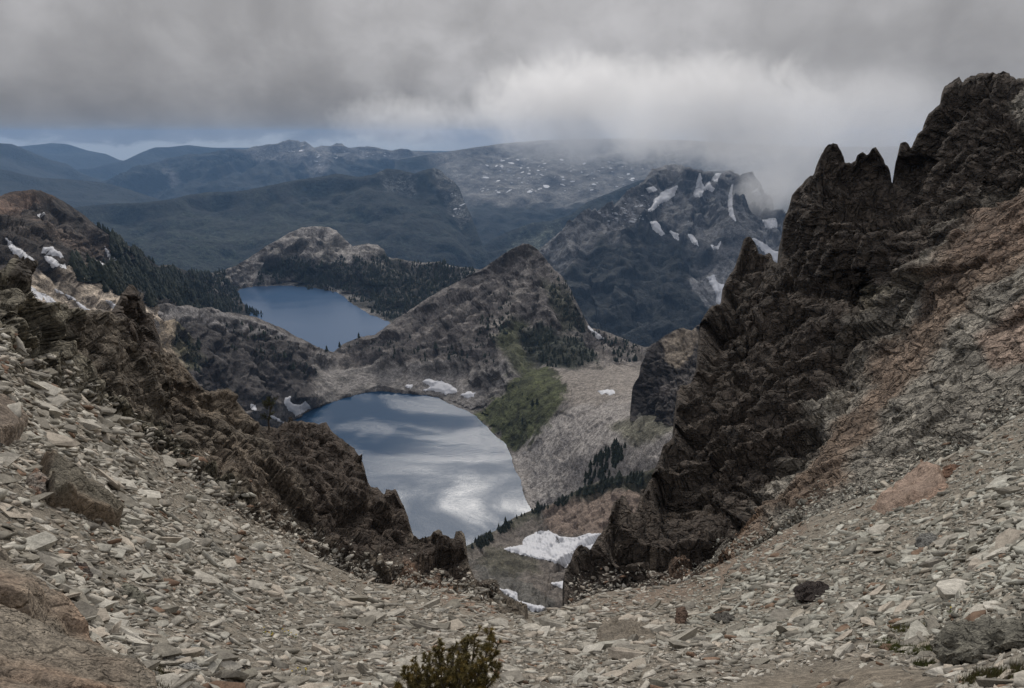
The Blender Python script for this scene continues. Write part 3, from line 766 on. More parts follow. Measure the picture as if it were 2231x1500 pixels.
fg_sp = Spline(FG_PTS, 'r')
SCREE = (0.33, 0.29, 0.232)
fg_mat = rock_mat('scree_ground', 0.35, 0.9, 0.35, 0.35, rough=0.95)
scree = build_layer('scree_slope', FG_SIL, None, 2400, 8.5, 1.0, fg_mat, tuple(0.72 * c for c in SCREE), depth=fg_sp,
    zones=[([(1650, 1470), (1800, 1440), (1950, 1455), (2080, 1490), (2100, 1700), (1500, 1700), (1560, 1500)], (0.235, 0.20, 0.155), 14, 20, 0.5),
           ([(1230, 1330), (1500, 1250), (1760, 1130), (1720, 1200), (1520, 1300), (1300, 1345)], (0.21, 0.155, 0.115), 14, 40, 2.0, 0.8),
           ([(940, 1290), (1010, 1290), (1100, 1320), (1060, 1340), (980, 1320)], (0.26, 0.17, 0.12), 10, 20, 1.5, 0.7)],
    noise=[(4.0, 0.22, 'f', None), (1.4, 0.12, 'f', None), (0.5, 0.05, 'f', None)], keep=8.0, back=(8, 1.0), lateral=0.2)
tag(scree, 'grey green scree slope of loose flat stones filling the foreground', kind='structure')

# ================================================================== RIDGES EITHER SIDE
def beds(direction, squash):
    """matrix that stretches noise along the bedding direction"""
    n = np.array(direction, float); n /= np.linalg.norm(n)
    return np.eye(3) + (squash - 1) * np.outer(n, n)


def fgd(x, y, f):
    return (x, y, float(fg_sp(x, y)) * f)


LB = beds((0.85, 0.15, 0.50), 1.7)
L1_SIL = [(-700, 520), (-400, 545), (-150, 570), (0, 598), (4, 593), (15, 583), (23, 568), (30, 555), (40, 553), (48, 563), (56, 578), (58, 600), (60, 619), (81, 652), (96, 664), (111, 659), (127, 667), (142, 669), (162, 692), (170, 690), (187, 677), (203, 674), (218, 678), (233, 685), (248, 674), (258, 657), (263, 642), (274, 631), (281, 621), (287, 621), (296, 626), (304, 636), (309, 652), (317, 662), (320, 680), (332, 687), (339, 712), (347, 735), (350, 755), (360, 768), (380, 771), (390, 788), (415, 818), (431, 838), (447, 852), (463, 854), (492, 846), (508, 854), (518, 876), (534, 895), (550, 914), (572, 929), (604, 934), (623, 921), (652, 918), (681, 922), (694, 927), (710, 921), (719, 937), (735, 953), (754, 966), (770, 978), (782, 998), (793, 1020), (799, 1049), (809, 1062), (822, 1062), (837, 1078), (842, 1065), (863, 1066), (879, 1100), (891, 1126), (893, 1148), (898, 1164), (914, 1178), (919, 1173), (936, 1171), (940, 1165), (946, 1158), (954, 1156), (961, 1160), (964, 1170), (967, 1174), (977, 1176), (989, 1175), (991, 1159), (1004, 1158), (1010, 1165), (1014, 1178), (1017, 1212), (1021, 1234), (1028, 1248), (1035, 1264), (1044, 1266), (1066, 1260), (1082, 1261), (1088, 1284), (1096, 1297), (1110, 1306), (1127, 1317), (1145, 1330), (1160, 1342)]
L1_PTS = [(-700, 520, 24), (-150, 570, 22), (0, 598, 23), (40, 553, 25), (100, 664, 25), (203, 674, 33), (285, 621, 38), (350, 755, 39), (460, 854, 43), (600, 934, 47), (710, 921, 48), (782, 998, 46), (850, 1065, 44), (897, 1169, 40), (950, 1158, 38), (1004, 1158, 38), (1040, 1265, 34), (1082, 1261, 33), (1118, 1297, 31.5), (1160, 1335, 29.5),
    (100, 720, 21.5), (60, 660, 21), (170, 740, 27), (280, 720, 35), (300, 850, 30), (420, 930, 34), (500, 950, 38), (600, 1020, 38), (700, 1000, 43), (700, 1100, 37), (800, 1130, 39), (850, 1180, 37), (900, 1230, 34.5), (980, 1230, 35), (220, 830, 25)]
L1_PTS += [fgd(x, y, 1.02) for x, y in [(0, 790), (130, 845), (270, 925), (400, 1032), (500, 1108), (600, 1160), (700, 1222), (800, 1268), (900, 1282), (1000, 1292), (1090, 1315)]]
L1_PTS += [fgd(x, y, 1.25) for x, y in [(-700, 700), (-300, 800), (0, 860), (130, 920), (270, 1000), (400, 1110), (600, 1230), (800, 1330), (1000, 1350), (1150, 1380)]]
o = build_layer('left_ridge', L1_SIL, L1_PTS, [(-700, 720), (-300, 800), (0, 850), (130, 905), (270, 985), (400, 1090), (600, 1220), (800, 1320), (1000, 1340), (1160, 1390)], 2.0, 1.0,
    rock_mat('ridge_rock', 1.6, 1.0, 0.45, 0.4, strata=((0, math.radians(-30), 0), (1.25, 1, 0.9)), crack=0.5), (0.165, 0.138, 0.106),
    zones=[([(-50, 590), (40, 600), (130, 680), (190, 790), (270, 900), (240, 920), (120, 840), (0, 790), (-80, 760)], (0.25, 0.225, 0.17), 10, 60, 3.0, 0.9),
           ([(240, 600), (340, 640), (360, 760), (300, 790), (235, 700)], (0.095, 0.075, 0.06), 10, 20, 2.0, 0.9),
           ([(20, 545), (65, 560), (65, 640), (20, 620)], (0.07, 0.058, 0.048), 6, 10, 1.0, 0.9),
           ([(560, 930), (720, 910), (800, 1000), (900, 1080), (900, 1180), (1000, 1150), (1030, 1260), (1140, 1330), (1000, 1280), (860, 1250), (740, 1200), (660, 1080)], (0.088, 0.068, 0.054), 14, 50, 3.0, 0.9),
           ([(430, 980), (520, 960), (620, 1060), (700, 1180), (640, 1190), (500, 1090)], (0.215, 0.172, 0.13), 14, 50, 2.5, 0.8),
           ([(250, 900), (330, 900), (480, 1060), (560, 1130), (480, 1090), (380, 1010)], (0.13, 0.118, 0.082), 10, 30, 2.0, 0.8),
           ([(330, 780), (420, 800), (520, 880), (560, 930), (480, 930), (380, 860)], (0.185, 0.145, 0.105), 12, 40, 2.0, 0.8),
           ([(880, 1240), (960, 1260), (1010, 1300), (930, 1295), (860, 1275)], (0.22, 0.135, 0.09), 10, 20, 1.0, 0.8)],
    noise=[(10, 0.7, 'f', None), (3.5, 0.25, 'f', None), (0.8, 0.08, 'f', None)], blocks=[(5.5, 0.55, LB), (2.5, 0.38, LB), (1.2, 0.24, LB), (0.6, 0.14, None)], joint=0.4, keep=16.0, jag=4.5, back=(14, 1.2), lateral=0.18, rounding=(0.02, 12), smooth=False)
tag(o, 'brown slabby rock ridge with pinnacles on the left of the notch', kind='structure')

RB = beds((-0.55, 0.2, 0.80), 1.35)
VERT = np.diag([1.0, 1.0, 0.32])
L2_SIL = [(1222, 1335), (1226, 1317), (1229, 1287), (1230, 1262), (1233, 1248), (1239, 1230), (1246, 1221), (1254, 1200), (1260, 1191), (1270, 1186), (1281, 1191), (1287, 1197), (1299, 1179), (1314, 1158), (1326, 1140), (1332, 1110), (1338, 1092), (1356, 1083), (1365, 1092), (1374, 1110), (1383, 1119), (1390, 1104), (1394, 1068), (1407, 1066), (1410, 1053), (1419, 1044), (1425, 1026), (1437, 999), (1446, 972), (1461, 958), (1470, 950), (1473, 900), (1475, 852), (1482, 840), (1506, 836), (1518, 800), (1521, 745), (1525, 708), (1536, 684), (1554, 666), (1571, 663), (1575, 630), (1584, 612), (1596, 591), (1605, 570), (1614, 540), (1621, 519), (1633, 514), (1642, 525), (1649, 537), (1652, 552), (1662, 556), (1675, 552), (1681, 558), (1686, 573), (1698, 575), (1701, 540), (1704, 510), (1707, 484), (1719, 451), (1725, 427), (1743, 406), (1758, 388), (1773, 380), (1779, 361), (1791, 337), (1803, 322), (1815, 309), (1824, 311), (1830, 325), (1839, 343), (1841, 358), (1854, 356), (1864, 350), (1869, 337), (1882, 333), (1890, 338), (1899, 323), (1908, 326), (1914, 334), (1920, 343), (1927, 361), (1933, 365), (1938, 385), (1940, 402), (1946, 402), (1949, 370), (1957, 337), (1962, 313), (1972, 307), (1981, 313), (1985, 322), (1995, 304), (2002, 289), (2011, 284), (2016, 268), (2025, 248), (2039, 236), (2051, 223), (2053, 205), (2058, 189), (2070, 180), (2092, 167), (2097, 181), (2109, 168), (2118, 166), (2141, 158), (2163, 157), (2172, 163), (2186, 155), (2202, 163), (2215, 171), (2231, 170), (2350, 150), (2500, 160), (2700, 120), (2950, 140)]
L2_PTS = [(1230, 1280, 36), (1270, 1190, 41), (1300, 1240, 38), (1340, 1095, 46), (1385, 1118, 46), (1400, 1070, 49), (1440, 1000, 54), (1473, 900, 60), (1480, 1000, 54), (1520, 740, 70), (1560, 665, 75), (1630, 516, 84), (1680, 560, 84), (1700, 570, 80), (1720, 450, 82), (1815, 310, 80), (1860, 352, 84), (1900, 325, 84), (1943, 395, 86), (1972, 307, 82), (2050, 215, 82), (2160, 158, 82), (2231, 170, 80), (2700, 120, 78), (2950, 140, 78),
    (1370, 1200, 40), (1340, 1180, 39.5), (1450, 1150, 43), (1550, 1050, 47), (1560, 900, 56), (1600, 750, 66), (1680, 700, 70), (1750, 600, 76), (1700, 640, 70), (1800, 560, 71), (1780, 450, 75), (1850, 560, 70), (1880, 640, 74), (1930, 580, 64), (1850, 700, 62), (1930, 690, 56), (1820, 830, 56), (1720, 900, 54), (1680, 1000, 48), (1620, 1080, 44),
    (2000, 620, 57), (2060, 480, 64), (1980, 480, 69), (2100, 350, 72), (2200, 400, 62), (2000, 800, 49), (1900, 900, 47), (2150, 700, 50), (2231, 600, 52), (2231, 750, 45), (2500, 600, 46), (2700, 700, 42), (1800, 1000, 43), (1950, 1000, 40.5), (2100, 900, 42), (1540, 1160, 41)]
L2_PTS += [fgd(x, y, 1.02) for x, y in [(1223, 1320), (1300, 1293), (1420, 1278), (1530, 1250), (1640, 1195), (1800, 1110), (1900, 1075), (2000, 1020), (2100, 985), (2231, 895), (2900, 520)]]
L2_PTS += [fgd(x, y, 1.25) for x, y in [(1300, 1345), (1480, 1325), (1640, 1260), (1800, 1180), (2000, 1100), (2231, 980), (2900, 640)]]
DARKWALL = [(1215, 1330), (1300, 1280), (1480, 1260), (1500, 1190), (1580, 1100), (1660, 1010), (1740, 930), (1800, 840), (1830, 760), (1900, 700), (1960, 640), (1990, 560), (2040, 460), (2090, 400), (2170, 380), (2231, 330), (2231, 100), (1700, 100), (1200, 900)]
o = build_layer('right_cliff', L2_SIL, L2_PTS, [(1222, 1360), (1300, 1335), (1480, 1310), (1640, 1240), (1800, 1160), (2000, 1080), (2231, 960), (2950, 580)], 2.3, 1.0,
    rock_mat('cliff_rock', 2.4, 1.0, 0.45, 0.42, strata=((0, math.radians(38), 0), (0.85, 1, 1.25)), crack=1.0), (0.315, 0.288, 0.240),  # open face: base tone raised, light falling on it is put into the colour
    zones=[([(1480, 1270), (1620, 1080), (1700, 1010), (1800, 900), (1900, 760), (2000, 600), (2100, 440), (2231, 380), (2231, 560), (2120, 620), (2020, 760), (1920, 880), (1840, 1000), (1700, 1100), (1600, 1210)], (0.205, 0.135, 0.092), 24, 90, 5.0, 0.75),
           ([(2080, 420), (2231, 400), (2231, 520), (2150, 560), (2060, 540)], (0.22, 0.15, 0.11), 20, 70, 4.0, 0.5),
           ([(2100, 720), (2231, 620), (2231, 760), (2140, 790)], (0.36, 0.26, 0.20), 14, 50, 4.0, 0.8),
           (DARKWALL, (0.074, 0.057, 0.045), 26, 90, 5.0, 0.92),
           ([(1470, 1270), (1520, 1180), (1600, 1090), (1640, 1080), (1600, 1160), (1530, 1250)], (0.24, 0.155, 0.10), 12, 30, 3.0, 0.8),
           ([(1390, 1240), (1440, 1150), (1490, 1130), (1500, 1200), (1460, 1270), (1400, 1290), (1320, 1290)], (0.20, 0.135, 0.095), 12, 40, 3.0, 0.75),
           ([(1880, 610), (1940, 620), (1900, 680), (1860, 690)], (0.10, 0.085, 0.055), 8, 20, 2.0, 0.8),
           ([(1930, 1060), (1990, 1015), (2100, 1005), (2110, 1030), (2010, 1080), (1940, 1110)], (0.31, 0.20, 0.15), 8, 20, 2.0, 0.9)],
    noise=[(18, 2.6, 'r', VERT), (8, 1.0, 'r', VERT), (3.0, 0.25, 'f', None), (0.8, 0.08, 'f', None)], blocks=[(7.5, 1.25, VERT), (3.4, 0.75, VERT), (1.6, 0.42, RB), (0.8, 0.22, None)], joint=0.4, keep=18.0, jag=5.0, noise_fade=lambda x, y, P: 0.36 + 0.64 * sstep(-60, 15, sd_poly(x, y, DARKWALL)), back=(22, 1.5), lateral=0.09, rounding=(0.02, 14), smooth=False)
tag(o, 'towering dark rock cliff with jagged pinnacles on the right', kind='structure')

# ================================================================== SNOW
snow_m = plain_mat('old_snow', (0.56, 0.56, 0.575), 0.7, 0.06, 0.4, 0.25)


def snow(layer, poly, label, step=1.5, rag=4.0, lift=0.0026, group=None, name='snow_patch', kind=None):
    pl = np.array(poly, float)
    x0, y0 = pl.min(0) - 3; x1, y1 = pl.max(0) + 3
    xs = np.arange(x0, x1 + step, step); ys = np.arange(y0, y1 + step, step)
    X, Y = np.meshgrid(xs, ys)
    q = np.stack([X.ravel(), Y.ravel(), 0 * X.ravel()], -1)
    s = sd_poly(X, Y, poly) + 1.6 + rag * (fbm(q, 13.0, 4, 61) * 1.6).reshape(X.shape)
    idx = -np.ones(X.shape, int); V = []; D = []
    for (i, j) in zip(*np.nonzero(s > -step * 0.6)):
        loc, nor, dist = hit(layer, X[i, j], Y[i, j])
        if loc is None: continue
        e = min(1.0, max(0.0, (s[i, j] + step * 0.6) / (4 * step)))
        k = dist * lift * e - (0.0004 * dist if e < 0.05 else 0)
        r = loc.normalized()
        V.append(tuple(loc - r * k + Vector((0, 0, 0.6 * k)))); D.append(dist)
        idx[i, j] = len(V) - 1
    F = []
    for i in range(X.shape[0] - 1):
        for j in range(X.shape[1] - 1):
            q4 = (idx[i, j], idx[i + 1, j], idx[i + 1, j + 1], idx[i, j + 1])
            if min(q4) < 0: continue
            dd = [D[a] for a in q4]
            if max(dd) - min(dd) > 0.15 * min(dd): continue
            F.append(q4)
    if not F: return None
    # keep the largest connected piece
    par = list(range(len(V)))
    def find(a):
        while par[a] != a:
            par[a] = par[par[a]]; a = par[a]
        return a
    for q4 in F:
        r0 = find(q4[0])
        for a in q4[1:]: par[find(a)] = r0
    roots = [find(q4[0]) for q4 in F]
    big = max(set(roots), key=roots.count)
    F = [q4 for q4, r in zip(F, roots) if r == big]
    used = sorted({a for q4 in F for a in q4}); mp = {a: i for i, a in enumerate(used)}
    V = [V[a] for a in used]; F = [tuple(mp[a] for a in q4) for q4 in F]
    o = mesh_obj(name, np.array(V), np.array(F), snow_m, None, True)
    if kind: return tag(o, label, kind=kind)
    return tag(o, label, 'snow patch', group)


B = 'lower_bench'
snow(B, [(1098, 1196), (1140, 1189), (1140, 1176), (1168, 1161), (1195, 1158), (1222, 1171), (1250, 1174), (1285, 1163), (1310, 1165), (1330, 1180), (1300, 1220), (1260, 1240), (1235, 1236), (1200, 1222), (1150, 1212), (1120, 1204)], 'largest grey white snowfield on the bench below the notch, right of the lake', rag=3)
snow(B, [(1204, 1272), (1226, 1267), (1260, 1275), (1250, 1300), (1228, 1284)], 'small snow patch beside the dark rock foot of the right cliff')
snow(B, [(1090, 1284), (1110, 1286), (1128, 1294), (1122, 1303), (1130, 1311), (1152, 1316), (1190, 1325), (1180, 1332), (1160, 1331), (1135, 1317), (1112, 1299)], 'narrow winding snow tongue right at the scree notch')
N = 'near_lake_shore'
snow(N, [(921, 832), (935, 828), (955, 832), (975, 837), (990, 847), (997, 855), (975, 857), (940, 852), (925, 850), (945, 843), (930, 838)], 'pointed white snow patch on the far shore of the near lake')
snow(N, [(1006, 861), (1020, 855), (1035, 857), (1033, 864), (1012, 865)], 'small flat snow patch right of the larger one on the far shore')
snow(N, [(622, 868), (632, 864), (630, 875), (640, 883), (655, 884), (666, 876), (676, 890), (655, 900), (645, 905), (632, 895), (622, 882)], 'forked snow patch at the cliff foot by the near lake')
snow(N, [(547, 880), (556, 884), (557, 893), (549, 890)], 'tiny snow patch on the dark cliff foot, furthest left')
snow(N, [(588, 904), (606, 913), (618, 922), (604, 917), (592, 910)], 'thin slanting snow streak left of the lone pine')
snow(N, [(1305, 853), (1335, 850), (1338, 858), (1310, 858)], 'small snow strip on the pale talus below the rock knob')
snow(N, [(1282, 712), (1298, 724), (1314, 738), (1305, 741), (1290, 726)], 'snow streak on the right flank of the pointed peak')
snow(N, [(885, 840), (898, 842), (896, 846), (884, 844)], 'tiny snow fleck left of the pointed patch on the far shore')
W = 'far_lake_shore'
gL = 'snow patches on the brown peak'
snow(W, [(14, 520), (24, 528), (34, 540), (50, 548), (65, 560), (76, 572), (60, 568), (40, 562), (24, 548)], 'long snow strip above the dark pinnacle at the left edge', group=gL)
snow(W, [(94, 541), (115, 541), (130, 552), (138, 561), (115, 557), (92, 552)], 'wide snow patch on the brown peak, upper of the pair', group=gL)
snow(W, [(98, 560), (110, 560), (126, 572), (128, 578), (115, 584), (104, 572)], 'snow patch on the brown peak, lower of the pair', group=gL)
snow(W, [(132, 578), (143, 577), (143, 585), (134, 584)], 'tiny snow patch right of the lower one on the brown peak', group=gL)
snow(W, [(228, 537), (236, 548), (240, 560), (256, 566), (258, 572), (240, 566), (233, 556)], 'hooked snow patch on the right shoulder of the brown peak', group=gL)
snow(W, [(193, 562), (210, 570), (232, 578), (226, 582), (206, 576)], 'snow streak among the trees below the brown peak', group=gL)
snow(W, [(60, 620), (74, 630), (90, 642), (92, 655), (80, 650), (66, 634)], 'snow strip on tan slope beside the left pinnacle', group=gL)
snow(W, [(92, 640), (108, 646), (122, 660), (118, 664), (100, 656)], 'snow patch on tan slope, second from the left pinnacle', group=gL)
snow(W, [(166, 660), (180, 668), (194, 676), (180, 678)], 'snow patch below the pink soil on the tan slope', group=gL)
snow(W, [(230, 655), (242, 658), (254, 667), (246, 672)], 'snow patch beside the left ridge pinnacle top', group=gL)
snow(W, [(120, 631), (134, 637), (138, 641), (124, 637)], 'thin snow streak high on the grey tan slope', group=gL, rag=1)
snow(W, [(144, 643), (160, 650), (164, 654), (150, 650)], 'thin snow streak in the middle of the grey tan slope', group=gL, rag=1)
snow(W, [(82, 470), (96, 465), (96, 468), (86, 474)], 'tiny snow patch high under the brown summit', group=gL, rag=1)
C_ = 'cloudy_mountain'
gC = 'snow patches on the cloudy mountain'
snow(C_, [(1412, 462), (1428, 436), (1448, 416), (1474, 408), (1468, 426), (1456, 436), (1440, 442), (1428, 454)], 'broad snow ramp high on the left side of the cloudy mountain', group=gC)
snow(C_, [(1512, 424), (1518, 400), (1524, 380), (1530, 400), (1535, 414), (1527, 428), (1516, 430)], 'teardrop snow patch under the cloudy summit', group=gC)
snow(C_, [(1538, 402), (1545, 398), (1556, 412), (1552, 418), (1543, 414)], 'small snow patch right of the teardrop one', group=gC)
snow(C_, [(1552, 392), (1562, 378), (1570, 380), (1562, 396)], 'snow gully at the cloud edge of the cloudy mountain', group=gC)
snow(C_, [(1590, 470), (1587, 440), (1592, 412), (1596, 402), (1594, 440), (1597, 466), (1602, 482)], 'thin vertical snow gully on the cloudy mountain', group=gC, rag=1.2)
snow(C_, [(1416, 485), (1430, 484), (1438, 496), (1448, 510), (1440, 512), (1424, 500)], 'snow patch below the broad ramp', group=gC)
snow(C_, [(1460, 506), (1478, 510), (1478, 522), (1468, 518)], 'snow patch on grey talus, second along the ledge', group=gC)
snow(C_, [(1500, 512), (1512, 514), (1522, 538), (1510, 530)], 'snow patch on grey talus, third along the ledge', group=gC)
snow(C_, [(1550, 535), (1562, 540), (1570, 528), (1564, 543), (1554, 544)], 'small forked snow patch left of the leaning pinnacle', group=gC, rag=1.2)
snow(C_, [(1640, 520), (1658, 528), (1680, 545), (1702, 555), (1702, 585), (1686, 572), (1660, 545)], 'long snow slope showing behind the leaning pinnacle', group=gC)
snow(C_, [(1540, 605), (1556, 602), (1562, 618), (1578, 622), (1582, 670), (1562, 662), (1560, 635)], 'snow patch on talus against the cliff edge', group=gC)
snow(C_, [(1662, 480), (1690, 476), (1692, 496), (1668, 498)], 'snow patch half hidden in the mist beside the cliff', group=gC)
snow(C_, [(1408, 412), (1424, 408), (1430, 414), (1414, 420)], 'small snow patch left of the broad ramp', group=gC, rag=1.2)
snow(C_, [(1640, 420), (1650, 412), (1656, 424), (1648, 428)], 'small snow patch at the right edge of the cloudy mountain', group=gC, rag=1.2)
# flecks too many and small to single out
def flecks(layer, poly, n, size, label, seed):
    rg = np.random.default_rng(seed)
    pl = np.array(poly, float); V = []; F = []
    k = 0
    while k < n:
        x = rg.uniform(pl[:, 0].min(), pl[:, 0].max()); y = rg.uniform(pl[:, 1].min(), pl[:, 1].max())
        if sd_poly(np.array([x]), np.array([y]), poly)[0] < 0: continue
        k += 1
        w = size * rg.lognormal(0, 0.55); h = w * rg.uniform(0.18, 0.4); a = rg.normal(0, 0.25)
        m = 8; ring = []
        for t in range(m):
            th = 2 * math.pi * t / m; r = rg.uniform(0.6, 1.15)
            ex, ey = w * r * math.cos(th), h * r * math.sin(th)
            loc, nor, dist = hit(layer, x + ex * math.cos(a) - ey * math.sin(a), y + ex * math.sin(a) + ey * math.cos(a))
            if loc is None: ring = []; break
            ring.append(loc - loc.normalized() * dist * 0.0012)
        if len(ring) < m: continue
        dd = [p.length for p in ring]
        if max(dd) - min(dd) > 0.04 * min(dd): continue
        c = sum(ring, Vector()) / m
        b = len(V); V += [tuple(p) for p in ring] + [tuple(c - c.normalized() * c.length * 0.0008)]
        F += [(b + t, b + (t + 1) % m, b + m) for t in range(m)]
    o = mesh_obj('snow_flecks', np.array(V), np.array(F), snow_m)
    tag(o, label, kind='stuff')


flecks(C_, [(1290, 470), (1400, 425), (1430, 470), (1340, 500)], 60, 2.6, 'small snow flecks on the left shoulder of the cloudy mountain', 1)
flecks('alpine_plateau', [(1000, 385), (1100, 345), (1400, 350), (1400, 400), (1250, 420), (1050, 420)], 170, 2.4, 'snow flecks scattered over the high plateau', 2)
flecks('snowy_range', [(560, 318), (700, 318), (720, 325), (900, 332), (900, 350), (740, 345), (700, 385), (690, 360), (600, 325)], 46, 1.9, 'snow flecks on the jagged blue range', 3)
flecks('forest_ridge', [(985, 390), (1010, 440), (1000, 500), (975, 480), (975, 410)], 10, 3.0, 'pale scree flecks on the end of the forest ridge', 4)

# ================================================================== STONES OF THE SCREE
def slab_proto(rg, rings=2, sides=None):
    n = sides or int(rg.integers(5, 8))
    th = np.sort(rg.uniform(0, 2 * math.pi, n) * 0.35 + np.arange(n) * 2 * math.pi / n * 0.9)
    r = rg.uniform(0.62, 1.1, n)
    ax = rg.uniform(0.38, 0.75)
    base = np.stack([np.cos(th) * r, np.sin(th) * r * ax], -1)
    H = rg.uniform(0.14, 0.34)
    tilt = rg.normal(0, 0.16, 2)
    zs = [-0.5 * H, 0.5 * H] if rings == 2 else [-0.5 * H, 0.22 * H, 0.5 * H]
    sc = [rg.uniform(0.85, 1.05), rg.uniform(0.74, 0.98)] if rings == 2 else [0.92, 1.03, rg.uniform(0.70, 0.86)]
    V = []
    for z, s in zip(zs, sc):
        off = rg.normal(0, 0.05, 2)
        for k in range(n):
            x, y = base[k] * s * rg.uniform(0.93, 1.07) + off
            V.append((x, y, z + (tilt[0] * x + tilt[1] * y) * (1 if z > 0 else 0.4) + rg.normal(0, 0.03)))
    F = []
    for q in range(len(zs) - 1):
        for k in range(n):
            a, b = q * n + k, q * n + (k + 1) % n
            F += [(a, b, b + n), (a, b + n, a + n)]
    t = (len(zs) - 1) * n
    F += [(t, t + k, t + k + 1) for k in range(1, n - 1)]
    F += [(0, k + 1, k) for k in range(1, n - 1)]
    return np.array(V), np.array(F)


def stone_material(name, random_from_object):
    m = bpy.data.materials.new(name); m.use_nodes = True
    T = NT(m.node_tree); b = T.n['Principled BSDF']
    b.inputs['Roughness'].default_value = 0.9; b.inputs['Specular IOR Level'].default_value = 0.25
    pos = T.new('ShaderNodeNewGeometry').outputs['Position']
    n1 = T.noise(pos, 9.0, 6.0, 0.65); n2 = T.noise(pos, 60.0, 4.0, 0.65); n3 = T.noise(pos, 1.3, 3.0)
    if random_from_object:
        oi = T.new('ShaderNodeObjectInfo')
        ra = oi.outputs['Random']
        cr = T.new('ShaderNodeValToRGB'); cr.color_ramp.interpolation = 'CONSTANT'
        T.l.new(ra, cr.inputs[0])
        cols = [(0.41, 0.38, 0.322), (0.325, 0.30, 0.252), (0.475, 0.445, 0.382), (0.205, 0.187, 0.156), (0.375, 0.356, 0.303), (0.40, 0.35, 0.285), (0.24, 0.218, 0.178), (0.21, 0.192, 0.157)]
        while len(cr.color_ramp.elements) < len(cols): cr.color_ramp.elements.new(0.5)
        for k, c in enumerate(cols):
            cr.color_ramp.elements[k].position = k / len(cols); cr.color_ramp.elements[k].color = (*c, 1)
        base = cr.outputs[0]
    else:
        base = T.new('ShaderNodeAttribute', attribute_name='Col').outputs['Color']
    f = T.math('MULTIPLY_ADD', T.mapr(n1, 0.3, 0.7, -1, 1), 0.28, 1.0)
    f = T.math('MULTIPLY', f, T.math('MULTIPLY_ADD', T.mapr(n2, 0.3, 0.7, -1, 1), 0.22, 1.0))
    sc = T.new('ShaderNodeVectorMath', operation='SCALE'); T.l.new(base, sc.inputs[0]); T.put(sc.inputs['Scale'], f)
    lich = T.mapr(T.math('MULTIPLY_ADD', n3, 0.5, T.math('MULTIPLY', n1, 0.5)), 0.56, 0.66)
    c = T.mix(T.math('MULTIPLY', lich, 0.35), sc.outputs[0], (0.17, 0.165, 0.122, 1))
    T.put(b.inputs['Base Color'], c)
    bp = T.new('ShaderNodeBump'); bp.inputs['Strength'].default_value = 0.6; bp.inputs['Distance'].default_value = 0.02
    T.put(bp.inputs['Height'], T.math('MULTIPLY_ADD', n2, 0.4, n1)); T.l.new(bp.outputs[0], b.inputs['Normal'])
    return m


stone_mat = stone_material('scree_stone', True)
rubble_mat = stone_material('scree_rubble_stone', False)


def frame_from(nor, yaw):
    z = Vector(nor).normalized()
    x = Vector((math.cos(yaw), math.sin(yaw), 0)); x = (x - z * x.dot(z)).normalized()
    y = z.cross(x)
    return np.array([x, y, z]).T


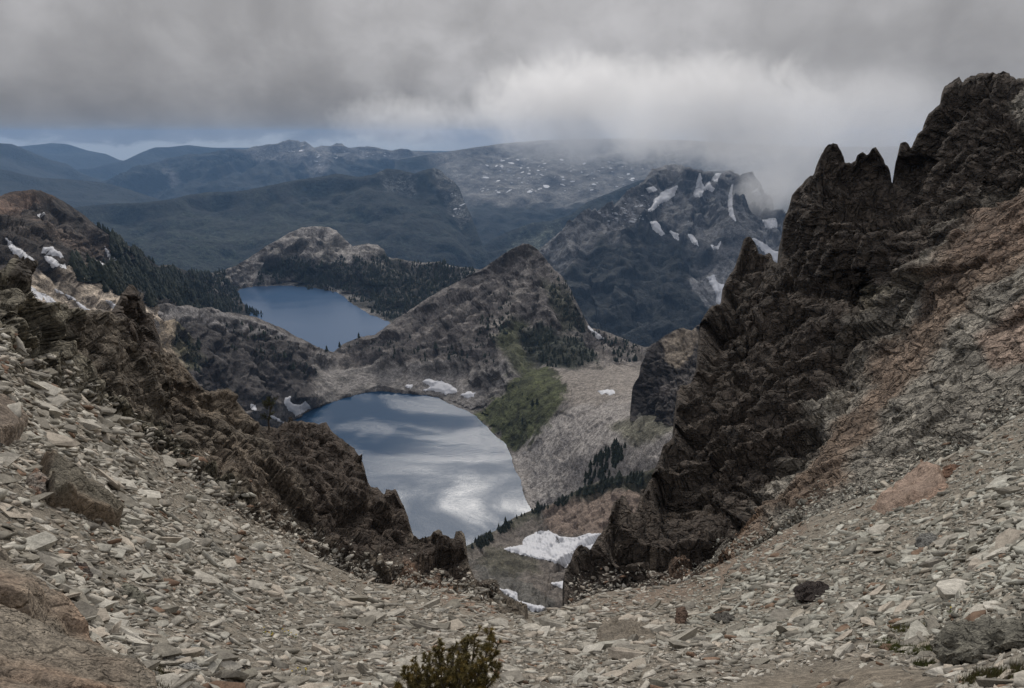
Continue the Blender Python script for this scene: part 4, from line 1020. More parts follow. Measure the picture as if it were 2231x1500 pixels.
def stones():
    rg = np.random.default_rng(5)
    protos3 = [slab_proto(rg, 3) for _ in range(18)]
    protos2 = [slab_proto(rg, 2) for _ in range(18)]
    protos1 = [slab_proto(rg, 2, 4) for _ in range(18)]
    cand = []
    sil = np.array(FG_SIL, float)
    N = 67000
    X = rg.uniform(-140, 2370, N); Y = rg.uniform(780, 1570, N)
    top = np.interp(X, sil[:, 0], sil[:, 1])
    ok = Y > top - 4
    X, Y = X[ok], Y[ok]
    d0 = fg_sp(X, Y)
    keep = rg.uniform(0, 1, len(X)) < np.clip((d0 / 25.0) ** 1.0, 0.34, 1)
    X, Y, d0 = X[keep], Y[keep], d0[keep]
    path = sd_poly(X, Y, [(1640, 1475), (1800, 1445), (1960, 1458), (2090, 1492), (2110, 1700), (1500, 1700), (1560, 1500)])
    off = np.maximum(sd_poly(X, Y, [(-80, 1215), (0, 1225), (30, 1275), (92, 1315), (154, 1368), (205, 1424), (257, 1464), (312, 1500), (350, 1600), (-80, 1620)]),
                     np.maximum(sd_poly(X, Y, [(870, 1500), (900, 1480), (1090, 1480), (1110, 1510), (1100, 1640), (880, 1640)]),
                     np.maximum(sd_poly(X, Y, [(2010, 1420), (2056, 1380), (2290, 1340), (2290, 1420), (2164, 1446), (2108, 1464), (2050, 1460)]),
                     sd_poly(X, Y, [(80, 1005), (140, 1015), (210, 1085), (262, 1150), (215, 1146), (100, 1100)]))))
    runs = fbm(rays(X, Y) * d0[:, None] @ np.diag([1.0, 0.5, 0.5]), 3.0, 3, 321)      # sorted runs of finer and coarser debris
    for x, y, dd, pa, of, rn in zip(X, Y, d0, path, off, runs):
        if of > 0 and rg.random() < 0.93: continue
        run = math.exp(0.9 * rn)
        size = (0.105 if dd > 12 else 0.066) * run * rg.lognormal(0, 0.52)
        if rg.random() < 0.022: size *= 2.0
        if dd < 12 and rg.random() < 0.45: size *= 0.45
        if pa > -10 and rg.random() < 0.985: continue
        if x > 1750 and y < 1330: size *= 0.9
        size = min(size, 0.036 * dd if dd < 12 else 0.5)
        cand.append((x, y, size))
    # extra chips close by, where single stones show
    cx_, cy_ = rg.uniform(-120, 2350, 14000), rg.uniform(1180, 1540, 14000)
    okc = (fg_sp(cx_, cy_) < 13) & (cy_ > np.interp(cx_, sil[:, 0], sil[:, 1]))
    for x, y in zip(cx_[okc], cy_[okc]):
        cand.append((x, y, 0.034 * rg.lognormal(0, 0.5)))
    cx_, cy_ = rg.uniform(-120, 2350, 60000), rg.uniform(800, 1480, 60000)
    dc = fg_sp(cx_, cy_)
    okc = (dc >= 10) & (cy_ > np.interp(cx_, sil[:, 0], sil[:, 1])) & (rg.uniform(0, 1, 60000) < 0.75)
    for x, y in zip(cx_[okc], cy_[okc]):
        cand.append((x, y, 0.052 * rg.lognormal(0, 0.4)))
    # the slope goes on outside the picture
    cx_, cy_ = rg.uniform(-500, 2900, 9000), rg.uniform(850, 1850, 9000)
    cy_ = np.where((cx_ > 1900) & (cx_ < 2400), np.maximum(cy_, 1600), cy_)
    okc = ((cx_ < -140) | (cx_ > 2370) | (cy_ > 1570)) & (cy_ > np.interp(cx_, sil[:, 0], sil[:, 1]))
    for x, y in zip(cx_[okc], cy_[okc]):
        cand.append((x, y, min(0.085 * rg.lognormal(0, 0.5), 0.09)))
    ca = np.array(cand)
    bare = np.maximum(sd_poly(ca[:, 0], ca[:, 1], [(1600, 1490), (1700, 1462), (1800, 1448), (1960, 1458), (2090, 1492), (2110, 1700), (1500, 1700)]),
                      sd_poly(ca[:, 0], ca[:, 1], [(-80, 1225), (0, 1235), (30, 1285), (92, 1325), (154, 1378), (205, 1432), (257, 1470), (312, 1506), (350, 1600), (-80, 1620)]))
    cand = [c for c, b_ in zip(cand, bare) if b_ < 0 or rg.random() < 0.10]
    ca = np.array(cand); order = np.argsort(-ca[:, 2] / fg_sp(ca[:, 0], ca[:, 1]))
    cand = [cand[i] for i in order]
    pal = np.array([(0.41, 0.38, 0.322), (0.325, 0.30, 0.252), (0.475, 0.445, 0.382), (0.205, 0.187, 0.156), (0.375, 0.356, 0.303), (0.40, 0.35, 0.285), (0.21, 0.192, 0.157)])
    meshes = []
    for k, (V, F) in enumerate(protos3):
        me = bpy.data.meshes.new('stone'); me.from_pydata([tuple(v) for v in V], [], [tuple(int(i) for i in f) for f in F])
        me.materials.append(stone_mat); meshes.append(me)
    VV, FF, CC = [], [], []; nv = 0; ind = 0
    cand = [(*c, 'scree_slope') for c in cand]
    for k in range(5200):
        x = rg.uniform(0, 2231); up = abs(rg.normal(0, 1)) * 26
        y = np.interp(x, sil[:, 0], sil[:, 1]) - up
        if 1090 < x < 1240: continue
        cand.append((x, y, 0.11 * rg.lognormal(0, 0.45), 'left_ridge' if x < 1150 else 'right_cliff'))
    for (x, y, s, lay) in cand:
        loc, nor, dist = hit(lay, x, y)
        if loc is None: continue
        n = Vector(nor)
        if n.dot(loc) > 0: n = -n
        if lay != 'scree_slope' and n.z < 0.35: continue
        # stones lie flatter than the slope and shingle downhill
        n = (n * 0.62 + Vector((0, 0, 0.38)) + Vector(rg.normal(0, 0.17, 3))).normalized()
        M = frame_from(n, math.radians(np.interp(x, [0, 700, 1100, 1500, 2231], [38, 30, 5, 12, 30])) + rg.normal(0, 0.55)) * s
        in_frame = 0 <= x <= 2231 and y <= 1500
        p = np.array(loc) + np.array(n) * s * rg.uniform(0.02, 0.16)
        if in_frame and ind < 300 and lay == 'scree_slope':
            o = bpy.data.objects.new('stone', meshes[int(rg.integers(0, len(meshes)))])
            COL.objects.link(o); o.parent = scree
            m4 = Matrix.Identity(4)
            for a in range(3):
                for b in range(3): m4[a][b] = M[a, b]
                m4[a][3] = p[a]
            o.matrix_world = m4
            ind += 1
            continue
        wpx = s * 1453 / dist
        V, F = (protos3 if wpx > 18 else protos2 if wpx > 7 else protos1)[int(rg.integers(0, 18))]
        VV.append(V @ M.T + p); FF.append(F + nv); nv += len(V)
        c = pal[int(rg.integers(0, len(pal)))] * rg.uniform(0.8, 1.15)
        if rg.random() < 0.035: c = np.array((0.19, 0.122, 0.082)) * rg.uniform(0.8, 1.2)
        if x > 1500 and y < 1400: c = c * np.array((0.94, 0.97, 0.97))
        CC.append(np.tile(c, (len(V), 1)))
    o = mesh_obj('rubble', np.concatenate(VV), np.concatenate(FF), rubble_mat, np.concatenate(CC), False, scree)
    tag(o, kind='stuff')
    return len(VV)


stones()

# ------------------------------------------------------------------ bedrock showing through the scree
def outcrop(poly, lift, label, colr, colr2, step=2.5, bank=16.0, name='rock_outcrop', layer='scree_slope'):
    pl = np.array(poly, float)
    x0, y0 = pl.min(0) - 4; x1, y1 = pl.max(0) + 4
    xs = np.arange(x0, x1, step); ys = np.arange(y0, y1, step)
    X, Y = np.meshgrid(xs, ys)
    q = np.stack([X.ravel(), Y.ravel(), 0 * X.ravel()], -1)
    s = sd_poly(X, Y, poly) + 5 * fbm(q, 30.0, 3, 71).reshape(X.shape)
    idx = -np.ones(X.shape, int); B = []; S = []; Nrm = []
    for (i, j) in zip(*np.nonzero(s > -step)):
        loc, nor, dist = hit(layer, X[i, j], Y[i, j])
        if loc is None: continue
        n = Vector(nor); n = -n if n.dot(loc) > 0 else n
        idx[i, j] = len(B); B.append(tuple(loc)); S.append(s[i, j]); Nrm.append(tuple((n * 0.5 + Vector((0, 0, 0.5)) - loc.normalized() * 0.4).normalized()))
    B, S, Nrm = np.array(B), np.array(S), np.array(Nrm)
    Q = B @ beds((0.6, -0.2, 0.75), 2.0)
    v1, e1, t1 = cells(Q / (lift * 2.2), 72); v2, e2, t2 = cells(Q / (lift * 0.8), 73)
    h = lift * (0.6 + (0.30 * v1 + 0.5 * t1) * sstep(0.0, 0.35, e1) - 0.10 * np.exp(-e1 * 12)) * sstep(0, bank, S) - 0.04 * (S < 0.5 * step)
    P = B + Nrm * h[:, None]
    F = []
    for i in range(X.shape[0] - 1):
        for j in range(X.shape[1] - 1):
            q4 = (idx[i, j], idx[i + 1, j], idx[i + 1, j + 1], idx[i, j + 1])
            if min(q4) >= 0: F.append(q4)
    w = sstep(0.0, 0.5, fbm(B, lift * 3, 4, 75) + np.exp(-S / 10.0) * 0.7)[:, None]
    C = np.array(colr) * (1 - w) + np.array(colr2) * w
    C = C * (1 + 0.15 * (v1 * sstep(0.0, 0.3, e1))[:, None])
    o = mesh_obj(name, P, np.array(F), boulder_mat, np.clip(C, 0.01, 1))
    return tag(o, label, 'rock outcrop')


boulder_mat = rock_mat('boulder_rock', 0.35, 0.8, 0.3, 0.35, crack=0.35)
outcrop([(-120, 1170), (0, 1217), (22, 1243), (40, 1280), (92, 1309), (154, 1361), (205, 1416), (257, 1456), (312, 1493), (360, 1580), (-120, 1620)], 0.40, 'brown bedrock outcrop with orange edge in the lower left corner', (0.215, 0.185, 0.145), (0.31, 0.215, 0.15))
outcrop([(84, 1008), (136, 1016), (168, 1043), (208, 1084), (252, 1124), (264, 1152), (220, 1146), (165, 1120), (100, 1102), (88, 1055)], 0.45, 'dark tilted rock slab with a rusty orange upper edge', (0.135, 0.120, 0.092), (0.20, 0.155, 0.11), step=1.8, bank=9.0, name='rock_slab')
outcrop([(-60, 872), (0, 880), (31, 899), (60, 939), (45, 958), (20, 974), (-60, 990)], 0.55, 'blocky brown bedrock cut by the left edge of the picture', (0.20, 0.16, 0.125), (0.25, 0.20, 0.155), step=2.0, bank=8.0)
outcrop([(1290, 1392), (1305, 1362), (1340, 1342), (1375, 1347), (1420, 1372), (1432, 1394), (1380, 1408), (1310, 1406)], 0.30, 'low earthy rock mound with dry grass in the middle foreground', (0.20, 0.172, 0.135), (0.24, 0.205, 0.16), step=2.0, bank=14.0, name='rock_mound')
outcrop([(1890, 1110), (1945, 1065), (1974, 1036), (2011, 1010), (2048, 1011), (2060, 1035), (2067, 1062), (2033, 1086), (1975, 1108), (1930, 1124)], 0.6, 'big pinkish orange rock slab at the foot of the right cliff', (0.33, 0.245, 0.19), (0.36, 0.25, 0.185), step=1.8, bank=14.0, name='rock_slab')

# ------------------------------------------------------------------ single boulders
def boulder(outline, label, colr, bulge=0.45, name='boulder', layer='scree_slope', rough=0.05, colr2=None, lean=0.06, base_y=None, sub=3):
    pl = np.array(outline, float)
    yb = pl[:, 1].max() if base_y is None else base_y
    xb = pl[pl[:, 1] > yb - 0.2 * (yb - pl[:, 1].min()), 0].mean()
    loc, nor, d0 = hit(layer, xb, yb)
    width = (pl[:, 0].max() - pl[:, 0].min()) / FPX * d0
    hpx = yb - pl[:, 1].min()
    T = width * bulge
    # resample outline
    seg = np.r_[pl, pl[:1]]; L = np.r_[0, np.cumsum(np.linalg.norm(np.diff(seg, axis=0), axis=1))]
    m = 26
    tt = np.linspace(0, L[-1], m, endpoint=False)
    ring = np.stack([np.interp(tt, L, seg[:, 0]), np.interp(tt, L, seg[:, 1])], -1)
    c = ring.mean(0)
    rg = np.random.default_rng(int(abs(c[0] * 7 + c[1])))
    rings = []
    for s, off in ((0.42, -0.46), (0.78, -0.34), (1.0, 0.0), (0.93, 0.45), (0.55, 0.85)):
        r = c + (ring - c) * s
        d = d0 * (1 + lean * (yb - r[:, 1]) / max(hpx, 1)) + off * T + 0.25 * T
        rings.append(rays(r[:, 0], r[:, 1]) * d[:, None])
    bm = bmesh.new()
    vs = [[bm.verts.new(p) for p in r] for r in rings]
    for a in range(len(vs) - 1):
        for k in range(m):
            bm.faces.new((vs[a][k], vs[a][(k + 1) % m], vs[a + 1][(k + 1) % m], vs[a + 1][k]))
    for r, e in ((rings[0], 0), (rings[-1], -1)):
        cv = bm.verts.new(r.mean(0))
        for k in range(m): bm.faces.new((vs[e][k], vs[e][(k + 1) % m], cv))
    bmesh.ops.subdivide_edges(bm, edges=bm.edges[:], cuts=sub, use_grid_fill=True)
    bmesh.ops.recalc_face_normals(bm, faces=bm.faces[:])
    bm.verts.ensure_lookup_table()
    P = np.array([v.co for v in bm.verts]); Nn = np.array([v.normal for v in bm.verts])
    w = width
    Q = P @ beds((0.3, -0.2, 0.9), 2.2)
    val, edge, tl = cells(Q / (0.34 * w), 40); val2, edge2, tl2 = cells(Q / (0.13 * w), 41)
    dsp = rough * w * (0.5 * val + 1.6 * tl + 0.5 * tl2 - 0.35 * np.exp(-edge * 10) + 0.14 * val2 + 0.35 * fbm(P, 0.35 * w, 3, 42))
    P2 = P + Nn * dsp[:, None]
    for v, p in zip(bm.verts, P2): v.co = p
    me = bpy.data.meshes.new(name); bm.to_mesh(me); bm.free()
    n1 = fbm(P, 0.5 * w, 4, 50)
    C = np.tile(np.array(colr), (len(P), 1)) * (1 + 0.25 * n1)[:, None]
    if colr2 is not None:
        wgt = sstep(0.0, 0.35, fbm(P, 0.55 * w, 3, 51) + 0.35 * ((P[:, 2] - P[:, 2].mean()) / (0.5 * np.ptp(P[:, 2]))))[:, None]
        C = C * (1 - wgt) + np.array(colr2) * wgt
    a = me.color_attributes.new('Col', 'FLOAT_COLOR', 'POINT')
    c4 = np.ones((len(P), 4), np.float32); c4[:, :3] = np.clip(C, 0.01, 1)
    a.data.foreach_set('color', c4.ravel())
    me.materials.append(boulder_mat)
    o = bpy.data.objects.new(name, me); COL.objects.link(o)
    return tag(o, label, 'boulder' if name == 'boulder' else name.replace('_', ' '))


boulder([(2030, 1416), (2056, 1386), (2089, 1363), (2145, 1352), (2201, 1349), (2290, 1350), (2290, 1400), (2240, 1408), (2164, 1434), (2108, 1450), (2063, 1447), (2033, 1432)], 'large dark grey green boulder at the lower right beside the dirt path', (0.165, 0.155, 0.125), 0.5, colr2=(0.20, 0.187, 0.152))
boulder([(1731, 1283), (1745, 1272), (1758, 1270), (1791, 1268), (1821, 1285), (1812, 1300), (1785, 1316), (1745, 1313), (1735, 1300)], 'dark brown wedge boulder on the scree under the right cliff', (0.045, 0.035, 0.030), 0.6)
boulder([(2052, 1020), (2075, 1010), (2100, 1017), (2098, 1034), (2080, 1042), (2059, 1040)], 'small orange brown boulder right of the pinkish slab', (0.205, 0.123, 0.082), 0.6)
boulder([(1992, 1176), (2011, 1160), (2035, 1164), (2048, 1172), (2036, 1190), (2004, 1202)], 'pale grey angular boulder on the right scree', (0.180, 0.176, 0.160), 0.7)
boulder([(77, 1021), (60, 1040), (51, 1056), (59, 1076), (90, 1094), (98, 1070), (104, 1047), (92, 1029)], 'pale angular boulder with an orange streaked top on the left', (0.246, 0.217, 0.184), 0.7, colr2=(0.254, 0.156, 0.107))
boulder([(169, 1221), (150, 1238), (147, 1246), (170, 1262), (191, 1270), (202, 1255), (187, 1229)], 'rust red and dark boulder on the left scree', (0.070, 0.057, 0.049), 0.7, colr2=(0.205, 0.119, 0.078))
boulder([(253, 1282), (279, 1274), (300, 1285), (318, 1302), (312, 1318), (275, 1322), (245, 1308)], 'rounded lichen grey boulder on the left scree', (0.164, 0.156, 0.123), 0.7)
boulder([(1474, 1326), (1490, 1321), (1500, 1336), (1492, 1358), (1478, 1366), (1470, 1352)], 'small upright rusty brown stone right of centre', (0.131, 0.086, 0.061), 0.8)
boulder([(1555, 1341), (1579, 1333), (1601, 1345), (1588, 1360), (1560, 1354)], 'small dark grey boulder right of the upright rusty stone', (0.102, 0.094, 0.080), 0.7)
boulder([(385, 1401), (425, 1405), (473, 1428), (462, 1446), (430, 1438), (400, 1425)], 'long pale flat slab, upper of two at the lower left', (0.279, 0.275, 0.246), 0.6, 'rock_slab', rough=0.03)
boulder([(359, 1424), (400, 1430), (432, 1449), (440, 1464), (395, 1460), (362, 1442)], 'pale flat slab, lower of two at the lower left', (0.287, 0.279, 0.254), 0.6, 'rock_slab', rough=0.03)
boulder([(440, 1158), (456, 1168), (468, 1186), (502, 1213), (480, 1222), (455, 1203)], 'long dark edged slab lying downhill on the left scree', (0.205, 0.193, 0.164), 0.5, 'rock_slab', rough=0.03)

# ================================================================== CONIFERS
def tapered_cone(V, F, z0, z1, r0, r1, n, rg, jag=0.25):
    b = len(V)
    for k in range(n):
        a = 2 * math.pi * (k + rg.uniform(-0.3, 0.3)) / n
        r = r0 * rg.uniform(1 - jag, 1 + jag)
        V.append((r * math.cos(a), r * math.sin(a), z0 + rg.uniform(-0.05, 0.04)))
    V.append((rg.normal(0, 0.01), rg.normal(0, 0.01), z1))
    F += [(b + k, b + (k + 1) % n, b + n) for k in range(n)]


def conifer_crown(rg, tiers, sides):
    V, F = [], []
    for t in range(tiers):
        z0 = 0.10 + 0.80 * t / tiers
        r0 = 0.20 * (1 - t / tiers) ** 0.8 + 0.03
        tapered_cone(V, F, z0, min(1.0, z0 + 0.95 / tiers * 1.7), r0, 0, sides, rg)
    return np.array(V), np.array(F)


needle_mat = rock_mat('conifer_needles', 1.5, 0.3, 0.35, 0.3)
bark_mat = plain_mat('conifer_bark', (0.09, 0.07, 0.055), 0.9, 0.3, 8.0)


def forest(layer, polys, n, hmin, hmax, label, seed, dens=None, colr=(0.022, 0.027, 0.019), name='forest'):
    rg = np.random.default_rng(seed)
    protos = [conifer_crown(rg, 3, 5) for _ in range(10)]
    VV, FF, CC = [], [], []; nv = 0
    for poly, share in polys:
        pl = np.array(poly, float); k = 0; tries = 0; want = int(n * share)
        while k < want and tries < want * 12:
            m = 4000
            X = rg.uniform(pl[:, 0].min(), pl[:, 0].max(), m); Y = rg.uniform(pl[:, 1].min(), pl[:, 1].max(), m)
            q = np.stack([X, Y, 0 * X], -1)
            s = sd_poly(X, Y, poly) + 70 * fbm(q, 46.0, 4, seed + 3)
            for x, y in zip(X[s > 0], Y[s > 0]):
                tries += 1
                if k >= want: break
                loc, nor, dist = hit(layer, x, y)
                if loc is None: continue
                h = rg.uniform(hmin, hmax) * rg.lognormal(0, 0.3)
                V, F = protos[int(rg.integers(0, 10))]
                a = rg.uniform(0, 6.28); c_, s_ = math.cos(a), math.sin(a)
                W = V * h; wx = rg.uniform(0.9, 1.8)
                W = np.stack([(W[:, 0] * c_ - W[:, 1] * s_) * wx, (W[:, 0] * s_ + W[:, 1] * c_) * wx, W[:, 2] - 0.12 * h], -1)
                VV.append(W + np.array(loc)); FF.append(F + nv); nv += len(V)
                CC.append(np.tile(np.array(colr) * rg.uniform(0.65, 1.35), (len(V), 1)))
                k += 1
            tries += 1
    o = mesh_obj(name, np.concatenate(VV), np.concatenate(FF), needle_mat, np.concatenate(CC))
    return tag(o, label, kind='stuff')


forest(W, [([(160, 590), (270, 560), (345, 576), (460, 594), (520, 622), (545, 690), (420, 672), (330, 655), (220, 620)], 0.45),
           ([(560, 600), (640, 560), (700, 575), (770, 560), (840, 560), (930, 575), (1060, 592), (1060, 640), (900, 700), (850, 700), (790, 664), (740, 640), (640, 615)], 0.45),
           ([(230, 506), (345, 577), (330, 590), (250, 540)], 0.10)], 6000, 4.2, 8.5, 'dark conifer forest on the slopes round the far lake', 21)
forest(N, [([(1130, 725), (1200, 712), (1285, 750), (1312, 800), (1210, 796), (1150, 775)], 0.34),
           ([(740, 752), (850, 735), (1000, 765), (1060, 740), (1080, 790), (900, 790)], 0.12),
           ([(1200, 590), (1245, 640), (1275, 720), (1230, 720), (1195, 650)], 0.16),
           ([(1290, 720), (1400, 760), (1390, 790), (1320, 780)], 0.12),
           ([(540, 700), (660, 760), (690, 830), (560, 780), (480, 720)], 0.10),
           ([(1040, 730), (1090, 640), (1130, 600), (1110, 700), (1080, 760)], 0.10),
           ([(380, 740), (430, 760), (460, 820), (400, 800)], 0.06)], 900, 2.4, 5.5, 'scattered dark conifers on the slopes of the pointed peak', 22)
forest(B, [([(1020, 1196), (1060, 1166), (1120, 1129), (1180, 1106), (1150, 1128), (1090, 1160), (1040, 1195)], 0.5), ([(1180, 1105), (1280, 1060), (1400, 1030), (1400, 1046), (1290, 1075), (1190, 1112)], 0.5)], 420, 2.0, 4.0, 'low dark shrubs along the edge of the bench', 23, name='shrub_belt')

rgc = np.random.default_rng(77)
conifer_kinds = []
for k in range(4):
    V, F = conifer_crown(rgc, 6, 7)
    crown = bpy.data.meshes.new('crown'); crown.from_pydata([tuple(v) for v in V], [], [tuple(int(i) for i in f) for f in F])
    a = crown.color_attributes.new('Col', 'FLOAT_COLOR', 'POINT')
    a.data.foreach_set('color', np.tile(np.array((0.024, 0.030, 0.020, 1), np.float32), len(V)))
    crown.materials.append(needle_mat)
    TV, TF = [], []
    tapered_cone(TV, TF, -0.12, 0.85, 0.022, 0, 6, rgc, 0.1)
    trunk = bpy.data.meshes.new('trunk'); trunk.from_pydata(TV, [], TF); trunk.materials.append(bark_mat)
    conifer_kinds.append((crown, trunk))


def conifer(layer, px, py, h, label, group=None, wide=1.0):
    loc, nor, dist = hit(layer, px, py)
    if loc is None: return None
    e = empty('conifer', loc); e.scale = (h * wide, h * wide, h); e.rotation_euler = (0, 0, rgc.uniform(0, 6))
    crown, trunk = conifer_kinds[int(rgc.integers(0, 4))]
    for nm, me in (('crown', crown), ('trunk', trunk)):
        o = bpy.data.objects.new(nm, me); COL.objects.link(o); o.parent = e
    return tag(e, label, 'tree', group)


clump = [(1262, 1050), (1285, 1015), (1310, 985), (1338, 966), (1365, 975), (1362, 1005), (1330, 1035), (1290, 1060)]
k = 0
while k < 75:
    x, y = rgc.uniform(1260, 1368), rgc.uniform(966, 1062)
    if sd_poly(np.array([x]), np.array([y]), clump)[0] < 0: continue
    if conifer(N, x, y, rgc.uniform(4.5, 7.5), 'dark conifer in the dense clump on the pale talus right of the lake', 'conifers in the talus clump', 1.15): k += 1
for x, y, lab in [(1160, 884, 'largest conifer standing alone in the green meadow'), (1170, 882, 'conifer touching the largest one in the green meadow'), (1138, 918, 'small conifer in the lower part of the green meadow')]:
    conifer(N, x, y, 7.5 if 'largest' in lab else 5, lab, None, 1.4)
for k in range(14):
    x, y = rgc.uniform(1060, 1200), rgc.uniform(830, 960)
    if sd_poly(np.array([x]), np.array([y]), [(1050, 910), (1150, 800), (1215, 850), (1130, 970)])[0] > 0:
        conifer(N, x, y, rgc.uniform(1.6, 3.0), 'tiny dark conifer dotted on the green meadow', 'tiny meadow conifers', 1.5)
for k in range(16):
    x = rgc.uniform(1085, 1290); y = np.interp(x, [1090, 1120, 1176, 1215, 1276, 1311], [1153, 1132, 1110, 1097, 1064, 1051])
    conifer(B, x, y, rgc.uniform(2.5, 4.5), 'small conifer on the skyline of the bench edge above the lake', 'conifers on the bench edge')
for k in range(26):
    x = rgc.uniform(522, 580); y = np.interp(x, [518, 545, 580], [640, 684, 700]) - rgc.uniform(0, 8)
    conifer(W, x - 6, y, rgc.uniform(10, 16), 'dark conifer on the left shore of the far lake', 'conifers on the far lake shore')
for k in range(30):
    x = rgc.uniform(205, 345); y = np.interp(x, [204, 259, 327, 345], [487, 525, 566, 580]) + 2
    conifer(W, x, y, rgc.uniform(6, 11), 'conifer on the skyline of the descending brown ridge', 'skyline conifers of the brown ridge')
for x, y, lab in [(740, 757, 'conifer by the outlet gap, nearest the far lake'), (782, 737, 'conifer on the low crest beside the far lake'), (712, 766, 'conifer just left of the outlet gap')]:
    conifer(N, x, y, 9, lab, None, 1.2)

# lone pine on the crest of the left ridge
def sweep(V, F, path, rad, n=6):
    """tube through points"""
    b0 = len(V)
    for i, (p, r) in enumerate(zip(path, rad)):
        p = np.array(p, float)
        t = np.array(path[min(i + 1, len(path) - 1)], float) - np.array(path[max(i - 1, 0)], float); t /= np.linalg.norm(t) + 1e-9
        a = np.cross(t, [0.3, 0.9, 0.1]); a /= np.linalg.norm(a) + 1e-9; c = np.cross(t, a)
        for k in range(n):
            th = 2 * math.pi * k / n
            V.append(tuple(p + r * (math.cos(th) * a + math.sin(th) * c)))
    for i in range(len(path) - 1):
        for k in range(n):
            a, b = b0 + i * n + k, b0 + i * n + (k + 1) % n
            F.append((a, b, b + n, a + n))


def needles_along(V, F, C, path, rg, n, ln, wd, colr, spread=0.8):
    """short needles round a twig"""
    path = np.array(path, float); m = len(path) - 1
    u = rg.uniform(0, m - 1e-6, n); i = u.astype(int); f = (u - i)[:, None]
    p = path[i] * (1 - f) + path[i + 1] * f
    t = path[i + 1] - path[i]; t = t / (np.linalg.norm(t, axis=1, keepdims=True) + 1e-9)
    r = rg.normal(0, 1, (n, 3)); r -= t * (r * t).sum(1, keepdims=True); r /= np.linalg.norm(r, axis=1, keepdims=True) + 1e-9
    d = t * (1 - spread * 0.55) + r * spread; d /= np.linalg.norm(d, axis=1, keepdims=True)
    q = np.cross(d, rg.normal(0, 1, (n, 3))); q /= np.linalg.norm(q, axis=1, keepdims=True) + 1e-9
    L = (ln * rg.uniform(0.7, 1.15, n))[:, None]
    b = len(V)
    T3 = np.stack([p - q * wd * 0.5, p + q * wd * 0.5, p + d * L], 1).reshape(-1, 3)
    V += [tuple(v) for v in T3.tolist()]
    F += [(b + 3 * k, b + 3 * k + 1, b + 3 * k + 2) for k in range(n)]
    c = np.array(colr)[None] * rg.uniform(0.65, 1.35, (n, 1))
    C += [tuple(v) for v in np.repeat(c, 3, 0).tolist()]


def lone_pine():
    rg = np.random.default_rng(9)
    loc, nor, dist = hit_down('left_ridge', 586, 936)
    h = 60 / FPX * dist
    root = empty('pine', loc)
    tag(root, 'lone stunted pine on the crest of the left ridge', 'tree')
    V, F = [], []
    trunk = [(0, 0, -0.1 * h), (0.02 * h, 0, 0.3 * h), (0.10 * h, 0.02 * h, 0.6 * h), (0.14 * h, 0, 0.95 * h)]
    sweep(V, F, trunk, [0.035 * h, 0.03 * h, 0.02 * h, 0.008 * h])
    NV, NF, NC = [], [], []
    for k in range(13):
        z = rg.uniform(0.32, 0.95); a = rg.uniform(0, 6.28)
        b = np.array([0.13 * h * z, 0, z * h]); ln = h * rg.uniform(0.16, 0.30)
        e = b + np.array([math.cos(a) * ln, math.sin(a) * ln, rg.uniform(0.05, 0.16) * h])
        sweep(V, F, [b, (b + e) / 2 - [0, 0, 0.02 * h], e], [0.012 * h, 0.009 * h, 0.005 * h], 4)
        for q in range(4):
            m = (b + e) / 2 * rg.uniform(0.9, 1.1) + rg.normal(0, 0.03 * h, 3) if q else e
            needles_along(NV, NF, NC, [m - (e - b) * 0.25, m + (e - b) * 0.15 + [0, 0, 0.05 * h]], rg, 46, 0.075 * h, 0.010 * h, (0.060, 0.062, 0.026))
    mesh_obj('trunk', np.array(V), F, bark_mat, parent=root)
    mesh_obj('crown', np.array(NV), np.array(NF), leaf_mat, np.array(NC), parent=root)


leaf_mat = rock_mat('pine_needles', 0.6, 0.0, 0.15, 0.1, rough=0.6)
lone_pine()


